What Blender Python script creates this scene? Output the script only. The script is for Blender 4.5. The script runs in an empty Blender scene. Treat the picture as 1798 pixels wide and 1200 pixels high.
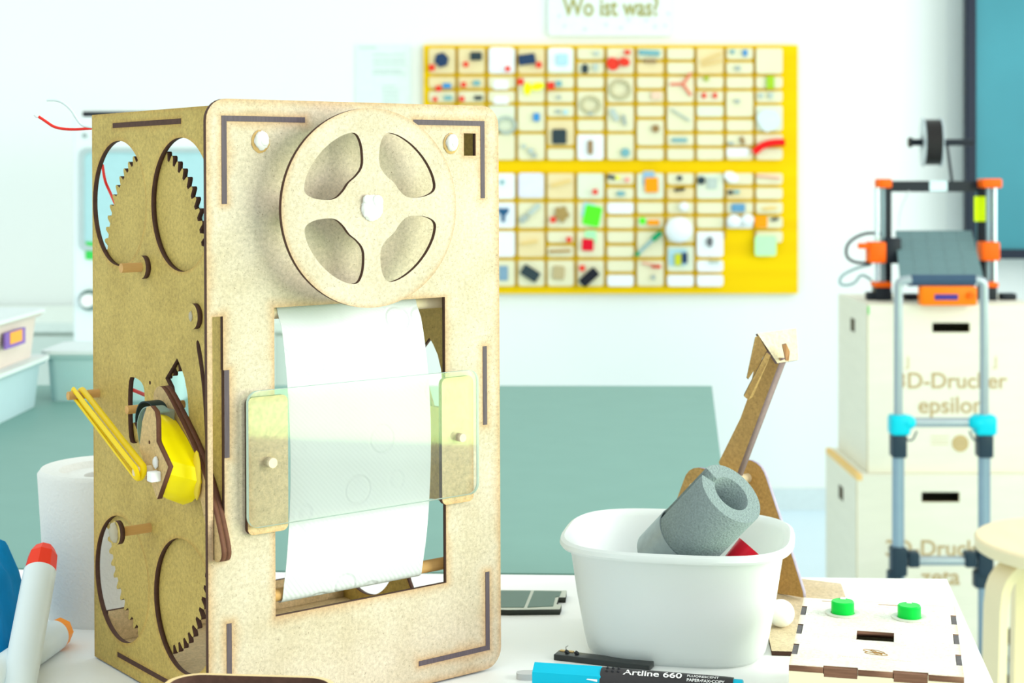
import bpy, bmesh, math, random
from mathutils import Vector, Matrix, Euler
random.seed(7)
PI = math.pi
SC = bpy.context.scene
COL = SC.collection

# ------------------------------------------------------------------ camera
F = 2800.0; YH = 308.0; CX = 899.0; ZC = 1.0785; TABLE = 0.75
cam_d = bpy.data.cameras.new('camera'); cam = bpy.data.objects.new('camera', cam_d); COL.objects.link(cam)
cam.location = (0, 0, ZC); cam.rotation_euler = (PI / 2, 0, 0)
cam_d.sensor_width = 36; cam_d.lens = F / 1798 * 36; cam_d.shift_y = -(600 - YH) / 1798
cam_d.clip_start = 0.02; cam_d.clip_end = 60
cam_d.dof.use_dof = True; cam_d.dof.focus_distance = 1.0; cam_d.dof.aperture_fstop = 13.5
SC.camera = cam

# ------------------------------------------------------------------ world
w = bpy.data.worlds.new('world'); SC.world = w; w.use_nodes = True
nt = w.node_tree; nt.nodes.clear()
out = nt.nodes.new('ShaderNodeOutputWorld'); bg = nt.nodes.new('ShaderNodeBackground')
tc = nt.nodes.new('ShaderNodeTexCoord'); sp = nt.nodes.new('ShaderNodeSeparateXYZ'); rp = nt.nodes.new('ShaderNodeValToRGB')
ma = nt.nodes.new('ShaderNodeMath'); ma.operation = 'MULTIPLY_ADD'; ma.inputs[1].default_value = .5; ma.inputs[2].default_value = .5
nt.links.new(tc.outputs['Generated'], sp.inputs[0]); nt.links.new(sp.outputs[2], ma.inputs[0]); nt.links.new(ma.outputs[0], rp.inputs[0])
rp.color_ramp.elements[0].position = .40; rp.color_ramp.elements[0].color = (.80, .88, .80, 1)
rp.color_ramp.elements[1].position = .60; rp.color_ramp.elements[1].color = (.90, 1.0, .97, 1)
nt.links.new(rp.outputs[0], bg.inputs[0]); bg.inputs[1].default_value = 0.9
nt.links.new(bg.outputs[0], out.inputs[0])

# ------------------------------------------------------------------ daylight of the window on the right, and an added wall fill
def area(name, loc, rot, sx, sy, power, col):
    l = bpy.data.lights.new(name, 'AREA'); l.shape = 'RECTANGLE'; l.size = sx; l.size_y = sy; l.energy = power; l.color = col
    o = bpy.data.objects.new(name, l); COL.objects.link(o); o.location = loc; o.rotation_euler = rot; return o
area('window_light', (2.28, .55, 1.65), (0, PI / 2, 0), 1.2, 2.2, 60, (1, .97, .92))
area('garden_light', (2.28, .55, .77), (0, PI / 2, 0), .52, 2.2, 20, (.60, 1, .33))
area('wall_fill_light', (2.28, 3.45, 1.45), (0, PI / 2, 0), 1.6, 1.9, 19, (.98, 1, 1))  # fill light added to brighten the back wall; stands in an invented window

SC.view_settings.view_transform = 'Standard'; SC.view_settings.look = 'None'
SC.view_settings.gamma = 1; SC.view_settings.use_curve_mapping = False
SC.view_settings.exposure = 0.47

# ------------------------------------------------------------------ helpers
def srgb(r, g, b):
    f = lambda c: c / 12.92 if c <= .04045 else ((c + .055) / 1.055) ** 2.4
    return (f(r / 255), f(g / 255), f(b / 255), 1)

MATS = {}
def mat(name, col, rough=.6, metal=0, **kw):
    if name in MATS: return MATS[name]
    m = bpy.data.materials.new(name); m.use_nodes = True; n = m.node_tree; b = n.nodes['Principled BSDF']
    b.inputs['Roughness'].default_value = rough; b.inputs['Metallic'].default_value = metal; b.inputs['Specular IOR Level'].default_value = .18
    c = tuple(col) if len(col) == 4 else tuple(col) + (1,)
    if kw.get('spec') is not None: b.inputs['Specular IOR Level'].default_value = kw['spec']
    v = kw.get('var', .06)
    co = n.nodes.new('ShaderNodeTexCoord')
    mp = n.nodes.new('ShaderNodeMapping'); mp.inputs['Scale'].default_value = kw.get('stretch', (1, 1, 1))
    no = n.nodes.new('ShaderNodeTexNoise'); no.inputs['Scale'].default_value = kw.get('scale', 60); no.inputs['Detail'].default_value = 4
    n.links.new(co.outputs['Object'], mp.inputs[0]); n.links.new(mp.outputs[0], no.inputs[0])
    mx = n.nodes.new('ShaderNodeMix'); mx.data_type = 'RGBA'
    mx.inputs['A'].default_value = tuple(max(0, x * (1 - v)) for x in c[:3]) + (1,)
    mx.inputs['B'].default_value = tuple(min(1, x * (1 + v)) for x in c[:3]) + (1,)
    n.links.new(no.outputs[0], mx.inputs['Factor']); n.links.new(mx.outputs['Result'], b.inputs['Base Color'])
    if kw.get('bump'):
        bu = n.nodes.new('ShaderNodeBump'); bu.inputs['Strength'].default_value = kw['bump']; bu.inputs['Distance'].default_value = kw.get('bdist', .001)
        n.links.new(no.outputs[0], bu.inputs['Height']); n.links.new(bu.outputs[0], b.inputs['Normal'])
    if kw.get('trans'):   # thin translucent plastic
        t = n.nodes.new('ShaderNodeBsdfTranslucent'); t.inputs[0].default_value = c
        ms = n.nodes.new('ShaderNodeMixShader'); ms.inputs[0].default_value = kw['trans']
        n.links.new(b.outputs[0], ms.inputs[1]); n.links.new(t.outputs[0], ms.inputs[2])
        n.links.new(ms.outputs[0], n.nodes['Material Output'].inputs[0])
    if kw.get('clear'):   # clear plastic with a fresnel gloss
        n.nodes.remove(b)
        tr = n.nodes.new('ShaderNodeBsdfTransparent'); tr.inputs[0].default_value = kw.get('tint', (.93, .96, .95, 1))
        gl = n.nodes.new('ShaderNodeBsdfGlossy'); gl.inputs['Roughness'].default_value = kw.get('gloss', .03)
        fr = n.nodes.new('ShaderNodeFresnel'); fr.inputs[0].default_value = 1.40
        ms = n.nodes.new('ShaderNodeMixShader')
        n.links.new(fr.outputs[0], ms.inputs[0]); n.links.new(tr.outputs[0], ms.inputs[1]); n.links.new(gl.outputs[0], ms.inputs[2])
        df = n.nodes.new('ShaderNodeBsdfDiffuse'); df.inputs[0].default_value = c
        m2 = n.nodes.new('ShaderNodeMixShader'); m2.inputs[0].default_value = kw['clear']
        n.links.new(ms.outputs[0], m2.inputs[1]); n.links.new(df.outputs[0], m2.inputs[2])
        n.links.new(m2.outputs[0], n.nodes['Material Output'].inputs[0])
    MATS[name] = m; return m

def mdf_mat(name, shapes=(), outline=None, plane='xz', base=(.62, .475, .27), halo=.55, reach=.0055):
    """Fibre board face; scorch haloes follow the laser cuts (boxes, circles, outline) in object space (metres)."""
    if name in MATS: return MATS[name]
    m = bpy.data.materials.new(name); m.use_nodes = True; n = m.node_tree; N = n.nodes; L = n.links; b = N['Principled BSDF']
    b.inputs['Roughness'].default_value = .62; b.inputs['Specular IOR Level'].default_value = .3
    co = N.new('ShaderNodeTexCoord')
    n1 = N.new('ShaderNodeTexNoise'); n1.inputs['Scale'].default_value = 420; n1.inputs['Detail'].default_value = 6; n1.inputs['Roughness'].default_value = .7
    n2 = N.new('ShaderNodeTexNoise'); n2.inputs['Scale'].default_value = 28; n2.inputs['Detail'].default_value = 3
    n3 = N.new('ShaderNodeTexNoise'); n3.inputs['Scale'].default_value = 900; n3.inputs['Detail'].default_value = 2; n3.inputs['Distortion'].default_value = 1.6
    for q in (n1, n2, n3): L.new(co.outputs['Object'], q.inputs[0])
    r1 = N.new('ShaderNodeValToRGB'); e = r1.color_ramp.elements
    e[0].position = .32; e[0].color = tuple(x * .76 for x in base) + (1,)
    e[1].position = .66; e[1].color = tuple(min(1, x * 1.16) for x in base) + (1,)
    L.new(n1.outputs[0], r1.inputs[0])
    r2 = N.new('ShaderNodeValToRGB'); e = r2.color_ramp.elements
    e[0].position = .34; e[0].color = (.88, .86, .80, 1); e[1].position = .62; e[1].color = (1.0, 1.0, 1.0, 1)
    L.new(n2.outputs[0], r2.inputs[0])
    mu = N.new('ShaderNodeMix'); mu.data_type = 'RGBA'; mu.blend_type = 'MULTIPLY'; mu.inputs['Factor'].default_value = 1
    L.new(r1.outputs[0], mu.inputs['A']); L.new(r2.outputs[0], mu.inputs['B'])
    r3 = N.new('ShaderNodeValToRGB'); e = r3.color_ramp.elements
    e[0].position = .27; e[0].color = (.35, .3, .25, 1); e[1].position = .36; e[1].color = (1, 1, 1, 1)
    L.new(n3.outputs[0], r3.inputs[0])
    m3 = N.new('ShaderNodeMix'); m3.data_type = 'RGBA'; m3.blend_type = 'MULTIPLY'; m3.inputs['Factor'].default_value = .8
    L.new(mu.outputs['Result'], m3.inputs['A']); L.new(r3.outputs[0], m3.inputs['B'])
    last = m3.outputs['Result']
    def vm(op, a, bb=None):
        q = N.new('ShaderNodeVectorMath'); q.operation = op
        L.new(a, q.inputs[0])
        if bb is not None: q.inputs[1].default_value = bb
        return q.outputs['Value'] if op == 'LENGTH' else q.outputs[0]
    def mt(op, a, bb):
        q = N.new('ShaderNodeMath'); q.operation = op
        for i, x in enumerate((a, bb)):
            if isinstance(x, (int, float)): q.inputs[i].default_value = x
            else: L.new(x, q.inputs[i])
        return q.outputs[0]
    V3 = {'xz': lambda a, c: (a, 0, c), 'yz': lambda a, c: (0, a, c), 'xy': lambda a, c: (a, c, 0)}[plane]
    if shapes or outline:
        flat = vm('MULTIPLY', co.outputs['Object'], V3(1, 1)); dist = None
        for s in shapes:
            if s[0] == 'b':
                a = vm('SUBTRACT', flat, V3((s[1] + s[3]) / 2, (s[2] + s[4]) / 2)); a = vm('ABSOLUTE', a)
                a = vm('SUBTRACT', a, V3(abs(s[3] - s[1]) / 2, abs(s[4] - s[2]) / 2)); a = vm('MAXIMUM', a, (0, 0, 0)); d = vm('LENGTH', a)
            else:
                d = mt('ABSOLUTE', mt('SUBTRACT', vm('LENGTH', vm('SUBTRACT', flat, V3(s[1], s[2]))), s[3]), 0)
            dist = d if dist is None else mt('MINIMUM', dist, d)
        if outline:
            x0, z0, x1, z1 = outline
            a = vm('ABSOLUTE', vm('SUBTRACT', flat, V3((x0 + x1) / 2, (z0 + z1) / 2)))
            a = vm('SUBTRACT', a, V3((x1 - x0) / 2, (z1 - z0) / 2)); se = N.new('ShaderNodeSeparateXYZ'); L.new(a, se.inputs[0])
            ia, ib = {'xz': (0, 2), 'yz': (1, 2), 'xy': (0, 1)}[plane]
            d = mt('MULTIPLY', mt('MAXIMUM', se.outputs[ia], se.outputs[ib]), -1)
            dist = d if dist is None else mt('MINIMUM', dist, d)
        n4 = N.new('ShaderNodeTexNoise'); n4.inputs['Scale'].default_value = 45; L.new(co.outputs['Object'], n4.inputs[0])
        rr = mt('MULTIPLY', n4.outputs[0], reach * 2)
        k = mt('DIVIDE', dist, rr); k = mt('SUBTRACT', 1, k); k = mt('MAXIMUM', k, 0); k = mt('MULTIPLY', mt('POWER', k, 1.6), halo)
        k = mt('MINIMUM', k, 1)
        hm = N.new('ShaderNodeMix'); hm.data_type = 'RGBA'; hm.blend_type = 'MULTIPLY'; hm.inputs['B'].default_value = (.85, .50, .20, 1)
        L.new(k, hm.inputs['Factor']); L.new(last, hm.inputs['A']); last = hm.outputs['Result']
    L.new(last, b.inputs['Base Color'])
    bu = N.new('ShaderNodeBump'); bu.inputs['Strength'].default_value = .25; bu.inputs['Distance'].default_value = .0003
    L.new(n1.outputs[0], bu.inputs['Height']); L.new(bu.outputs[0], b.inputs['Normal'])
    MATS[name] = m; return m

EDGE = mat('burnt_edge', (.085, .042, .03), .7, scale=300, var=.35)
TAB = mat('burnt_tab_end', (.10, .078, .092), .6, scale=260, var=.35, stretch=(4, 4, .3))
MDF = mdf_mat('fibreboard')
DOWEL = mat('dowel_wood', (.62, .36, .13), .6, scale=90, var=.25, stretch=(.2, 3, 3))
DOWEL_END = mat('dowel_pale', (.75, .62, .42), .6, scale=200, var=.15)
GLUE = mat('hot_glue', (.88, .88, .86), .15, scale=80, var=.03, trans=.25)
mat('milky_glue', (.62, .56, .42), .2, trans=.3)
WHITE = mat('white_plastic', (.86, .87, .86), .35, var=.02)
BLACK = mat('black_plastic', (.022, .024, .03), .4, var=.1)
CLEAR = mat('clear_acrylic', (.90, .95, .92), clear=.02, tint=(.995, 1, .995, 1))
CREDGE = mat('acrylic_edge', (.62, .78, .72), .25, var=.02, trans=.4)

def link(name, me, mats, parent=None, smooth=None, loc=None, rot=None):
    o = bpy.data.objects.new(name, me); COL.objects.link(o)
    if not isinstance(mats, (list, tuple)): mats = [mats]
    if not me.materials:
        for m in mats: me.materials.append(m)
    if smooth:
        me.shade_smooth(); me.set_sharp_from_angle(angle=math.radians(smooth))
    if parent is not None: o.parent = parent
    if loc is not None: o.location = loc
    if rot is not None: o.rotation_euler = rot
    return o

def tag(o, label=None, cat=None, group=None, kind=None):
    if label: o['label'] = label
    if cat: o['category'] = cat
    if group: o['group'] = group
    if kind: o['kind'] = kind
    return o

def thing(name, label, cat, loc=(0, 0, 0), rz=0, group=None):
    o = bpy.data.objects.new(name, None); COL.objects.link(o); o.location = loc; o.rotation_euler = (0, 0, rz); o.empty_display_size = .02
    return tag(o, label, cat, group)

class MB:
    def __init__(s): s.bm = bmesh.new()
    def box(s, x0, y0, z0, x1, y1, z1, bev=0, M=None, mi=0):
        r = bmesh.ops.create_cube(s.bm, size=1); vs = r['verts']
        for v in vs: v.co = Vector(((x0 + x1) / 2 + v.co.x * (x1 - x0), (y0 + y1) / 2 + v.co.y * (y1 - y0), (z0 + z1) / 2 + v.co.z * (z1 - z0)))
        fs = list({f for v in vs for f in v.link_faces})
        if bev:
            es = list({e for v in vs for e in v.link_edges})
            rr = bmesh.ops.bevel(s.bm, geom=es, offset=bev, segments=3, affect='EDGES', profile=.5)
            fs = list({f for f in rr['faces']} | {f for f in fs if f.is_valid}); vs = list({v for f in fs for v in f.verts})
        for f in fs: f.material_index = mi
        if M is not None: bmesh.ops.transform(s.bm, matrix=M, verts=vs)
        return s
    def cyl(s, p, q, r, r2=None, seg=24, caps=True, mi=0):
        p = Vector(p); q = Vector(q); d = q - p
        M = Matrix.Translation((p + q) / 2) @ d.to_track_quat('Z', 'Y').to_matrix().to_4x4()
        n0 = len(s.bm.faces)
        rr = bmesh.ops.create_cone(s.bm, cap_ends=caps, segments=seg, radius1=r, radius2=r if r2 is None else r2, depth=d.length, matrix=M)
        for f in {f for v in rr['verts'] for f in v.link_faces}: f.material_index = mi
        return s
    def tube(s, pts, r, seg=10, closed=False, flat=1.0):
        pts = [Vector(p) for p in pts]; n = len(pts); rings = []; up = None
        for i, p in enumerate(pts):
            a = pts[(i - 1) % n] if (closed or i) else p; b = pts[(i + 1) % n] if (closed or i < n - 1) else p
            t = (b - a).normalized()
            if up is None: up = t.orthogonal().normalized()
            up = (up - t * up.dot(t)).normalized(); sd = t.cross(up)
            ri = r[i] if isinstance(r, (list, tuple)) else r
            rings.append([s.bm.verts.new(p + (up * math.cos(k * 2 * PI / seg) * flat + sd * math.sin(k * 2 * PI / seg)) * ri) for k in range(seg)])
        for i in range(n if closed else n - 1):
            A = rings[i]; B = rings[(i + 1) % n]
            for k in range(seg): s.bm.faces.new((A[k], A[(k + 1) % seg], B[(k + 1) % seg], B[k]))
        if not closed:
            s.bm.faces.new(rings[0][::-1]); s.bm.faces.new(rings[-1])
        return s
    def lathe(s, prof, seg=48, M=None, mi=0):
        rings = []; vs = []
        for (r, z) in prof:
            if r < 1e-6: v = s.bm.verts.new((0, 0, z)); rings.append([v]); vs.append(v)
            else:
                R = [s.bm.verts.new((r * math.cos(k * 2 * PI / seg), r * math.sin(k * 2 * PI / seg), z)) for k in range(seg)]; rings.append(R); vs += R
        for A, B in zip(rings[:-1], rings[1:]):
            for k in range(seg):
                a, a2 = A[k % len(A)], A[(k + 1) % len(A)]; b, b2 = B[k % len(B)], B[(k + 1) % len(B)]
                f = [a, a2, b2, b]; g = []
                for v in f:
                    if v not in g: g.append(v)
                if len(g) > 2: s.bm.faces.new(g).material_index = mi
        if M is not None: bmesh.ops.transform(s.bm, matrix=M, verts=vs)
        return s
    def ball(s, c, r, sub=3, sc=(1, 1, 1), noise=0, M=None):
        rr = bmesh.ops.create_icosphere(s.bm, subdivisions=sub, radius=1)
        for v in rr['verts']:
            k = 1 + (random.random() - .5) * noise
            v.co = Vector((v.co.x * sc[0] * r * k, v.co.y * sc[1] * r * k, v.co.z * sc[2] * r * k))
            if M is not None: v.co = M @ v.co
            v.co += Vector(c)
        return s
    def prism(s, poly, z0, z1, M=None, mi=0):
        a = [s.bm.verts.new((x, y, z0)) for x, y in poly]; b = [s.bm.verts.new((x, y, z1)) for x, y in poly]; n = len(poly)
        fs = [s.bm.faces.new(a[::-1]), s.bm.faces.new(b)] + [s.bm.faces.new((a[i], a[(i + 1) % n], b[(i + 1) % n], b[i])) for i in range(n)]
        for f in fs: f.material_index = mi
        if M is not None: bmesh.ops.transform(s.bm, matrix=M, verts=a + b)
        return s
    def loft(s, loops, cap=True):
        R = [[s.bm.verts.new(p) for p in l] for l in loops]; n = len(R[0])
        for A, B in zip(R[:-1], R[1:]):
            for k in range(n): s.bm.faces.new((A[k], A[(k + 1) % n], B[(k + 1) % n], B[k]))
        if cap: s.bm.faces.new(R[0][::-1]); s.bm.faces.new(R[-1])
        return s
    def done(s, name, mats, parent=None, smooth=None, loc=None, rot=None):
        bmesh.ops.recalc_face_normals(s.bm, faces=s.bm.faces)
        me = bpy.data.meshes.new(name); s.bm.to_mesh(me); s.bm.free()
        return link(name, me, mats, parent, smooth, loc, rot)

def rrect(x0, y0, x1, y1, r, seg=7):
    r = min(r, abs(x1 - x0) / 2 - 1e-5, abs(y1 - y0) / 2 - 1e-5); P = []
    for cx, cy, a in ((x1 - r, y1 - r, 0), (x0 + r, y1 - r, 90), (x0 + r, y0 + r, 180), (x1 - r, y0 + r, 270)):
        for k in range(seg + 1):
            t = math.radians(a + 90 * k / seg); P.append((cx + r * math.cos(t), cy + r * math.sin(t)))
    return P
def rect(x0, y0, x1, y1): return [(x0, y0), (x1, y0), (x1, y1), (x0, y1)]
def circle(cx, cy, r, n=72): return [(cx + r * math.cos(k * 2 * PI / n), cy + r * math.sin(k * 2 * PI / n)) for k in range(n)]
def chaikin(P, it=3):
    for _ in range(it):
        Q = []
        for i in range(len(P)):
            a = P[i]; b = P[(i + 1) % len(P)]
            Q += [(a[0] * .75 + b[0] * .25, a[1] * .75 + b[1] * .25), (a[0] * .25 + b[0] * .75, a[1] * .25 + b[1] * .75)]
        P = Q
    return P
def open_smooth(P, it=3):
    P = [Vector(p) for p in P]
    for _ in range(it):
        Q = [P[0]]
        for a, b in zip(P[:-1], P[1:]): Q += [a * .75 + b * .25, a * .25 + b * .75]
        Q.append(P[-1]); P = Q
    return P
def scale2(P, k): return [(x * k, y * k) for x, y in P]

def plate(name, outer, holes, c0, t, mats, parent=None, plane='xz', label=None):
    cu = bpy.data.curves.new(name, 'CURVE'); cu.dimensions = '2D'; cu.fill_mode = 'BOTH'; cu.extrude = t / 2
    for P in [outer] + list(holes):
        sp = cu.splines.new('POLY'); sp.points.add(len(P) - 1); sp.use_cyclic_u = True
        for q, (a, b) in zip(sp.points, P): q.co = (a, b, 0, 1)
    tmp = bpy.data.objects.new('tmp', cu); COL.objects.link(tmp)
    dg = bpy.context.evaluated_depsgraph_get(); dg.update()
    me = bpy.data.meshes.new_from_object(tmp.evaluated_get(dg)); bpy.data.objects.remove(tmp); bpy.data.curves.remove(cu)
    me.materials.clear()
    for m in mats: me.materials.append(m)
    for p in me.polygons: p.material_index = 1 if abs(p.normal.z) < .5 else 0
    c = c0 + t / 2
    for v in me.vertices:
        a, b, h = v.co
        v.co = {'xz': (a, c - h, b), 'yz': (c + h, a, b), 'xy': (a, b, c + h)}[plane]
    me.name = name
    bm = bmesh.new(); bm.from_mesh(me); bmesh.ops.remove_doubles(bm, verts=bm.verts, dist=1e-6); bmesh.ops.recalc_face_normals(bm, faces=bm.faces); bm.to_mesh(me); bm.free()
    o = link(name, me, mats, parent)
    if label: o['label'] = label
    return o

def text(name, s, size, loc, rot, m, parent=None, ext=.0002, align='CENTER', sx=1, bold=0):
    cu = bpy.data.curves.new(name, 'FONT'); cu.body = s; cu.size = size; cu.extrude = ext; cu.align_x = align; cu.align_y = 'CENTER'; cu.offset = bold
    tmp = bpy.data.objects.new('tmp', cu); COL.objects.link(tmp); dg = bpy.context.evaluated_depsgraph_get(); dg.update()
    me = bpy.data.meshes.new_from_object(tmp.evaluated_get(dg)); bpy.data.objects.remove(tmp); bpy.data.curves.remove(cu); me.materials.clear(); me.name = name
    o = link(name, me, m, parent, None, loc, rot); o.scale = (sx, 1, 1); return o

def at(px, py, d): return Vector(((px - CX) / F * d, d, ZC - (py - YH) / F * d))
def onz(px, py, z):
    d = (ZC - z) * F / (py - YH); return Vector(((px - CX) / F * d, d, z))

# ================================================================== THE ROOM
WD = 5.14
wallm = mat('wall_paint', (.84, .88, .86), .8, scale=1.2, var=.02)
MB().box(-4.5, WD, 0, 2.5, WD + .1, 3.2).done('wall_back', wallm)['kind'] = 'structure'
MB().box(-4.5, -2.5, -.1, 2.5, WD + .1, 0).done('floor', mat('floor_vinyl', (.68, .82, .90), .5, scale=3, var=.05))['kind'] = 'structure'
wr = MB().box(2.35, -2.5, 0, 2.45, WD, .50).box(2.35, -2.5, 2.35, 2.45, WD, 3.2).box(2.35, 1.75, .50, 2.45, 2.45, 2.35).box(2.35, 4.45, .50, 2.45, WD, 2.35).box(2.35, -2.5, .50, 2.45, -.65, 2.35).done('wall_right', mat('wall_panel', (.48, .50, .50), .7)); wr['kind'] = 'structure'  # the opening towards the back wall is added for the fill light
wf = MB().box(2.33, -.65, .46, 2.40, 1.75, .50).box(2.33, -.65, 2.29, 2.40, 1.75, 2.35).box(2.33, -.65, .56, 2.40, -.60, 2.35).box(2.33, 1.70, .56, 2.40, 1.75, 2.35).box(2.34, .53, .6, 2.39, .57, 2.3).done('window_1', WHITE); wf['kind'] = 'structure'
wf = MB().box(2.33, 2.45, .46, 2.40, 4.45, .50).box(2.33, 2.45, 2.29, 2.40, 4.45, 2.35).box(2.33, 2.45, .50, 2.40, 2.50, 2.35).box(2.33, 4.40, .50, 2.40, 4.45, 2.35).box(2.34, 3.43, .5, 2.39, 3.47, 2.3).done('added_window', WHITE); wf['kind'] = 'structure'  # made-up window frame, set round the added fill light
MB().box(-4.5, WD - .012, 0, 2.35, WD, .07).done('baseboard_back', mat('baseboard_paint', (.66, .74, .76), .6))['kind'] = 'structure'

# ================================================================== TABLES
t = thing('work_table', 'white table in the foreground carrying the wooden machine, tub and pens', 'table', (0, 1.0, 0))
top = [(-.85, 1.345), (.3535, 1.297), (.235, .55), (-.85, .55)]
m_ = MB(); m_.prism([(x, y - 1.0) for x, y in top], TABLE - .022, TABLE); m_.done('tabletop', mat('table_laminate', (.90, .91, .90), .35, scale=8, var=.01), t)
for x, y in ((-.78, 1.28), (.27, 1.22), (.19, .62), (-.78, .62)):
    MB().cyl((x, y - 1, 0), (x, y - 1, TABLE - .022), .02).done('leg', mat('grey_metal', (.45, .47, .48), .35, .8), t, 30)
t = thing('side_table', 'large grey-green table standing behind the white work table', 'table', (0, 1.9, 0))
top = [(-1.35, 2.50), (.3116, 2.486), (.183, 1.309), (-1.35, 1.370)]
MB().prism([(x, y - 1.9) for x, y in top], TABLE - .025, TABLE).done('tabletop', mat('grey_linoleum', (.18, .34, .30), .55, scale=20, var=.05), t)
for x, y in ((-1.28, 2.42), (.22, 2.40), (.13, 1.48), (-1.28, 1.50)):
    MB().cyl((x, y - 1.9, 0), (x, y - 1.9, TABLE - .025), .02).done('leg', MATS['grey_metal'], t, 30)

# ================================================================== THE WOODEN MACHINE (local frame: x along the front, y into depth, mm)
th = math.radians(52)
mach = thing('paper_roller_machine', 'tall fibreboard machine with film-reel wheel, gears and a strip of paper in its window', 'machine', (-.1767, .93, TABLE + .0006))
mach.rotation_mode = 'QUATERNION'
RM = Matrix.Rotation(-.0050, 4, 'Y') @ Matrix.Rotation(PI / 2 - th, 4, 'Z')
mach.rotation_quaternion = RM.to_quaternion()
MACHM = Matrix.Translation(mach.location) @ RM
S = .001
T = 3.3
def R4(a, b, c, d): return ('b', a * S, b * S, c * S, d * S)
front_slots = [(10, 311, 13.3, 363), (13.3, 359.7, 66.5, 363), (146.5, 359.7, 203, 363), (200, 312, 203.3, 360), (201, 162, 204.3, 214),
               (11, 161.5, 14.2, 213.3), (11.8, 12.2, 15, 64), (15, 12.2, 67, 15.4), (202.2, 13.2, 205.5, 64.5), (148.5, 12.6, 202.5, 15.8)]
cut = [(186.4, 340, 196.1, 354.7), (44.6, 62.6, 170.6, 248.2), (3.4, 103, 10.4, 245)]
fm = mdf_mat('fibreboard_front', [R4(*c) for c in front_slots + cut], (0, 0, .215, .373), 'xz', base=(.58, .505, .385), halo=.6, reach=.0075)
holes = [rect(*[v * S for v in c]) for c in cut] 
holes[2] = [(3.4 * S, 103 * S), (10.9 * S, 103 * S), (10.9 * S, 161.5 * S), (10.9 * S, 213.3 * S), (10.4 * S, 213.3 * S), (10.4 * S, 245 * S), (3.4 * S, 245 * S)]
sq = lambda c: rect(*[v * S for v in c])
Lm = [(10, 311), (13.3, 311), (13.3, 359.7), (66.5, 359.7), (66.5, 363), (10, 363)]
Rm = [(203.3, 312), (203.3, 363), (146.5, 363), (146.5, 359.7), (200, 359.7), (200, 312)]
BLm = [(11.8, 64), (11.8, 12.2), (67, 12.2), (67, 15.4), (15, 15.4), (15, 64)]
BRm = [(205.5, 12.6), (205.5, 64.5), (202.2, 64.5), (202.2, 15.8), (148.5, 15.8), (148.5, 12.6)]
tabR = [(201, 162), (204.3, 162), (204.3, 214), (201, 214)]; tabL = [(10.95, 161.6), (14.2, 161.6), (14.2, 213.2), (10.95, 213.2)]
front = plate('front_panel', rrect(0, 0, .215, .373, .013), holes, 0, T * S, [fm, EDGE], mach, 'xz')
for P in (Lm, Rm, BLm, BRm, tabR, tabL):
    plate('tab_end', scale2(P, S), [], -.00025, .0030, [TAB, EDGE], mach, 'xz')
XO = 11.0   # outer face of the left side panel
def side_holes(mirror=False):
    A = [circle(146.2 * S, 309.8 * S, 41.3 * S), circle(55.5 * S, 310 * S, 41.3 * S), circle(145.2 * S, 62 * S, 41.3 * S), circle(54.3 * S, 63 * S, 41.3 * S)]
    A.append(scale2(chaikin([(133, 196), (133, 155), (124, 153.5), (112, 158), (108.5, 172), (107.5, 190), (112, 195.5), (124, 197.5)], 2), S))
    A.append(scale2([(61.4, 215), (78, 201), (72, 196), (66, 180), (60, 168), (46.5, 168), (46, 182), (47.5, 194), (51.5, 204), (57, 211)], S))
    A.append(scale2(chaikin([(36.5, 227), (32.5, 229), (28.5, 222), (24.5, 208), (22, 190), (21, 170), (21.5, 155), (24, 158), (25, 175), (27, 195), (31, 212)], 2), S))
    A.append(circle(100 * S, 196 * S, 1.3 * S, 16))
    return A
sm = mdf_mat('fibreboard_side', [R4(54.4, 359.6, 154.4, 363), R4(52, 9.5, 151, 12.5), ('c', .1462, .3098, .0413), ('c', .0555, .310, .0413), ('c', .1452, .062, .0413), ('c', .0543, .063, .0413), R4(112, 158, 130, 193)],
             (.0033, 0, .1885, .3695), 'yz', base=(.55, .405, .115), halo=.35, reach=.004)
outer_side = scale2([(3.4, 1), (188.5, 1), (188.5, 369.5), (3.4, 369.5)], S)
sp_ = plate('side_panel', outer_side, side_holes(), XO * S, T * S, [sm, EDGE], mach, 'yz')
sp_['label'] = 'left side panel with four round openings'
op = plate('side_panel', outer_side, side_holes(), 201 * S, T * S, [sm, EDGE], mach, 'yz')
op['label'] = 'far side panel seen through the paper window'
plate('tab_end', sq((54.4, 359.7, 154.4, 363)), [], (XO - .25) * S, .003, [EDGE, EDGE], mach, 'yz')
plate('tab_end', sq((52, 9.5, 151, 12.6)), [], (XO - .25) * S, .003, [EDGE, EDGE], mach, 'yz')
plate('top_panel', sq((14.6, 3.6, 200.7, 188)), [], 359.8 * S, T * S, [MDF, EDGE], mach, 'xy')
plate('bottom_panel', sq((14.6, 3.6, 200.7, 188)), [circle(.107, .1, .03)], 9.5 * S, T * S, [MDF, EDGE], mach, 'xy')
plate('cross_bar', sq((14.6, 13, 200.7, 34)), [], 174 * S, T * S, [MDF, EDGE], mach, 'xz')

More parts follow.
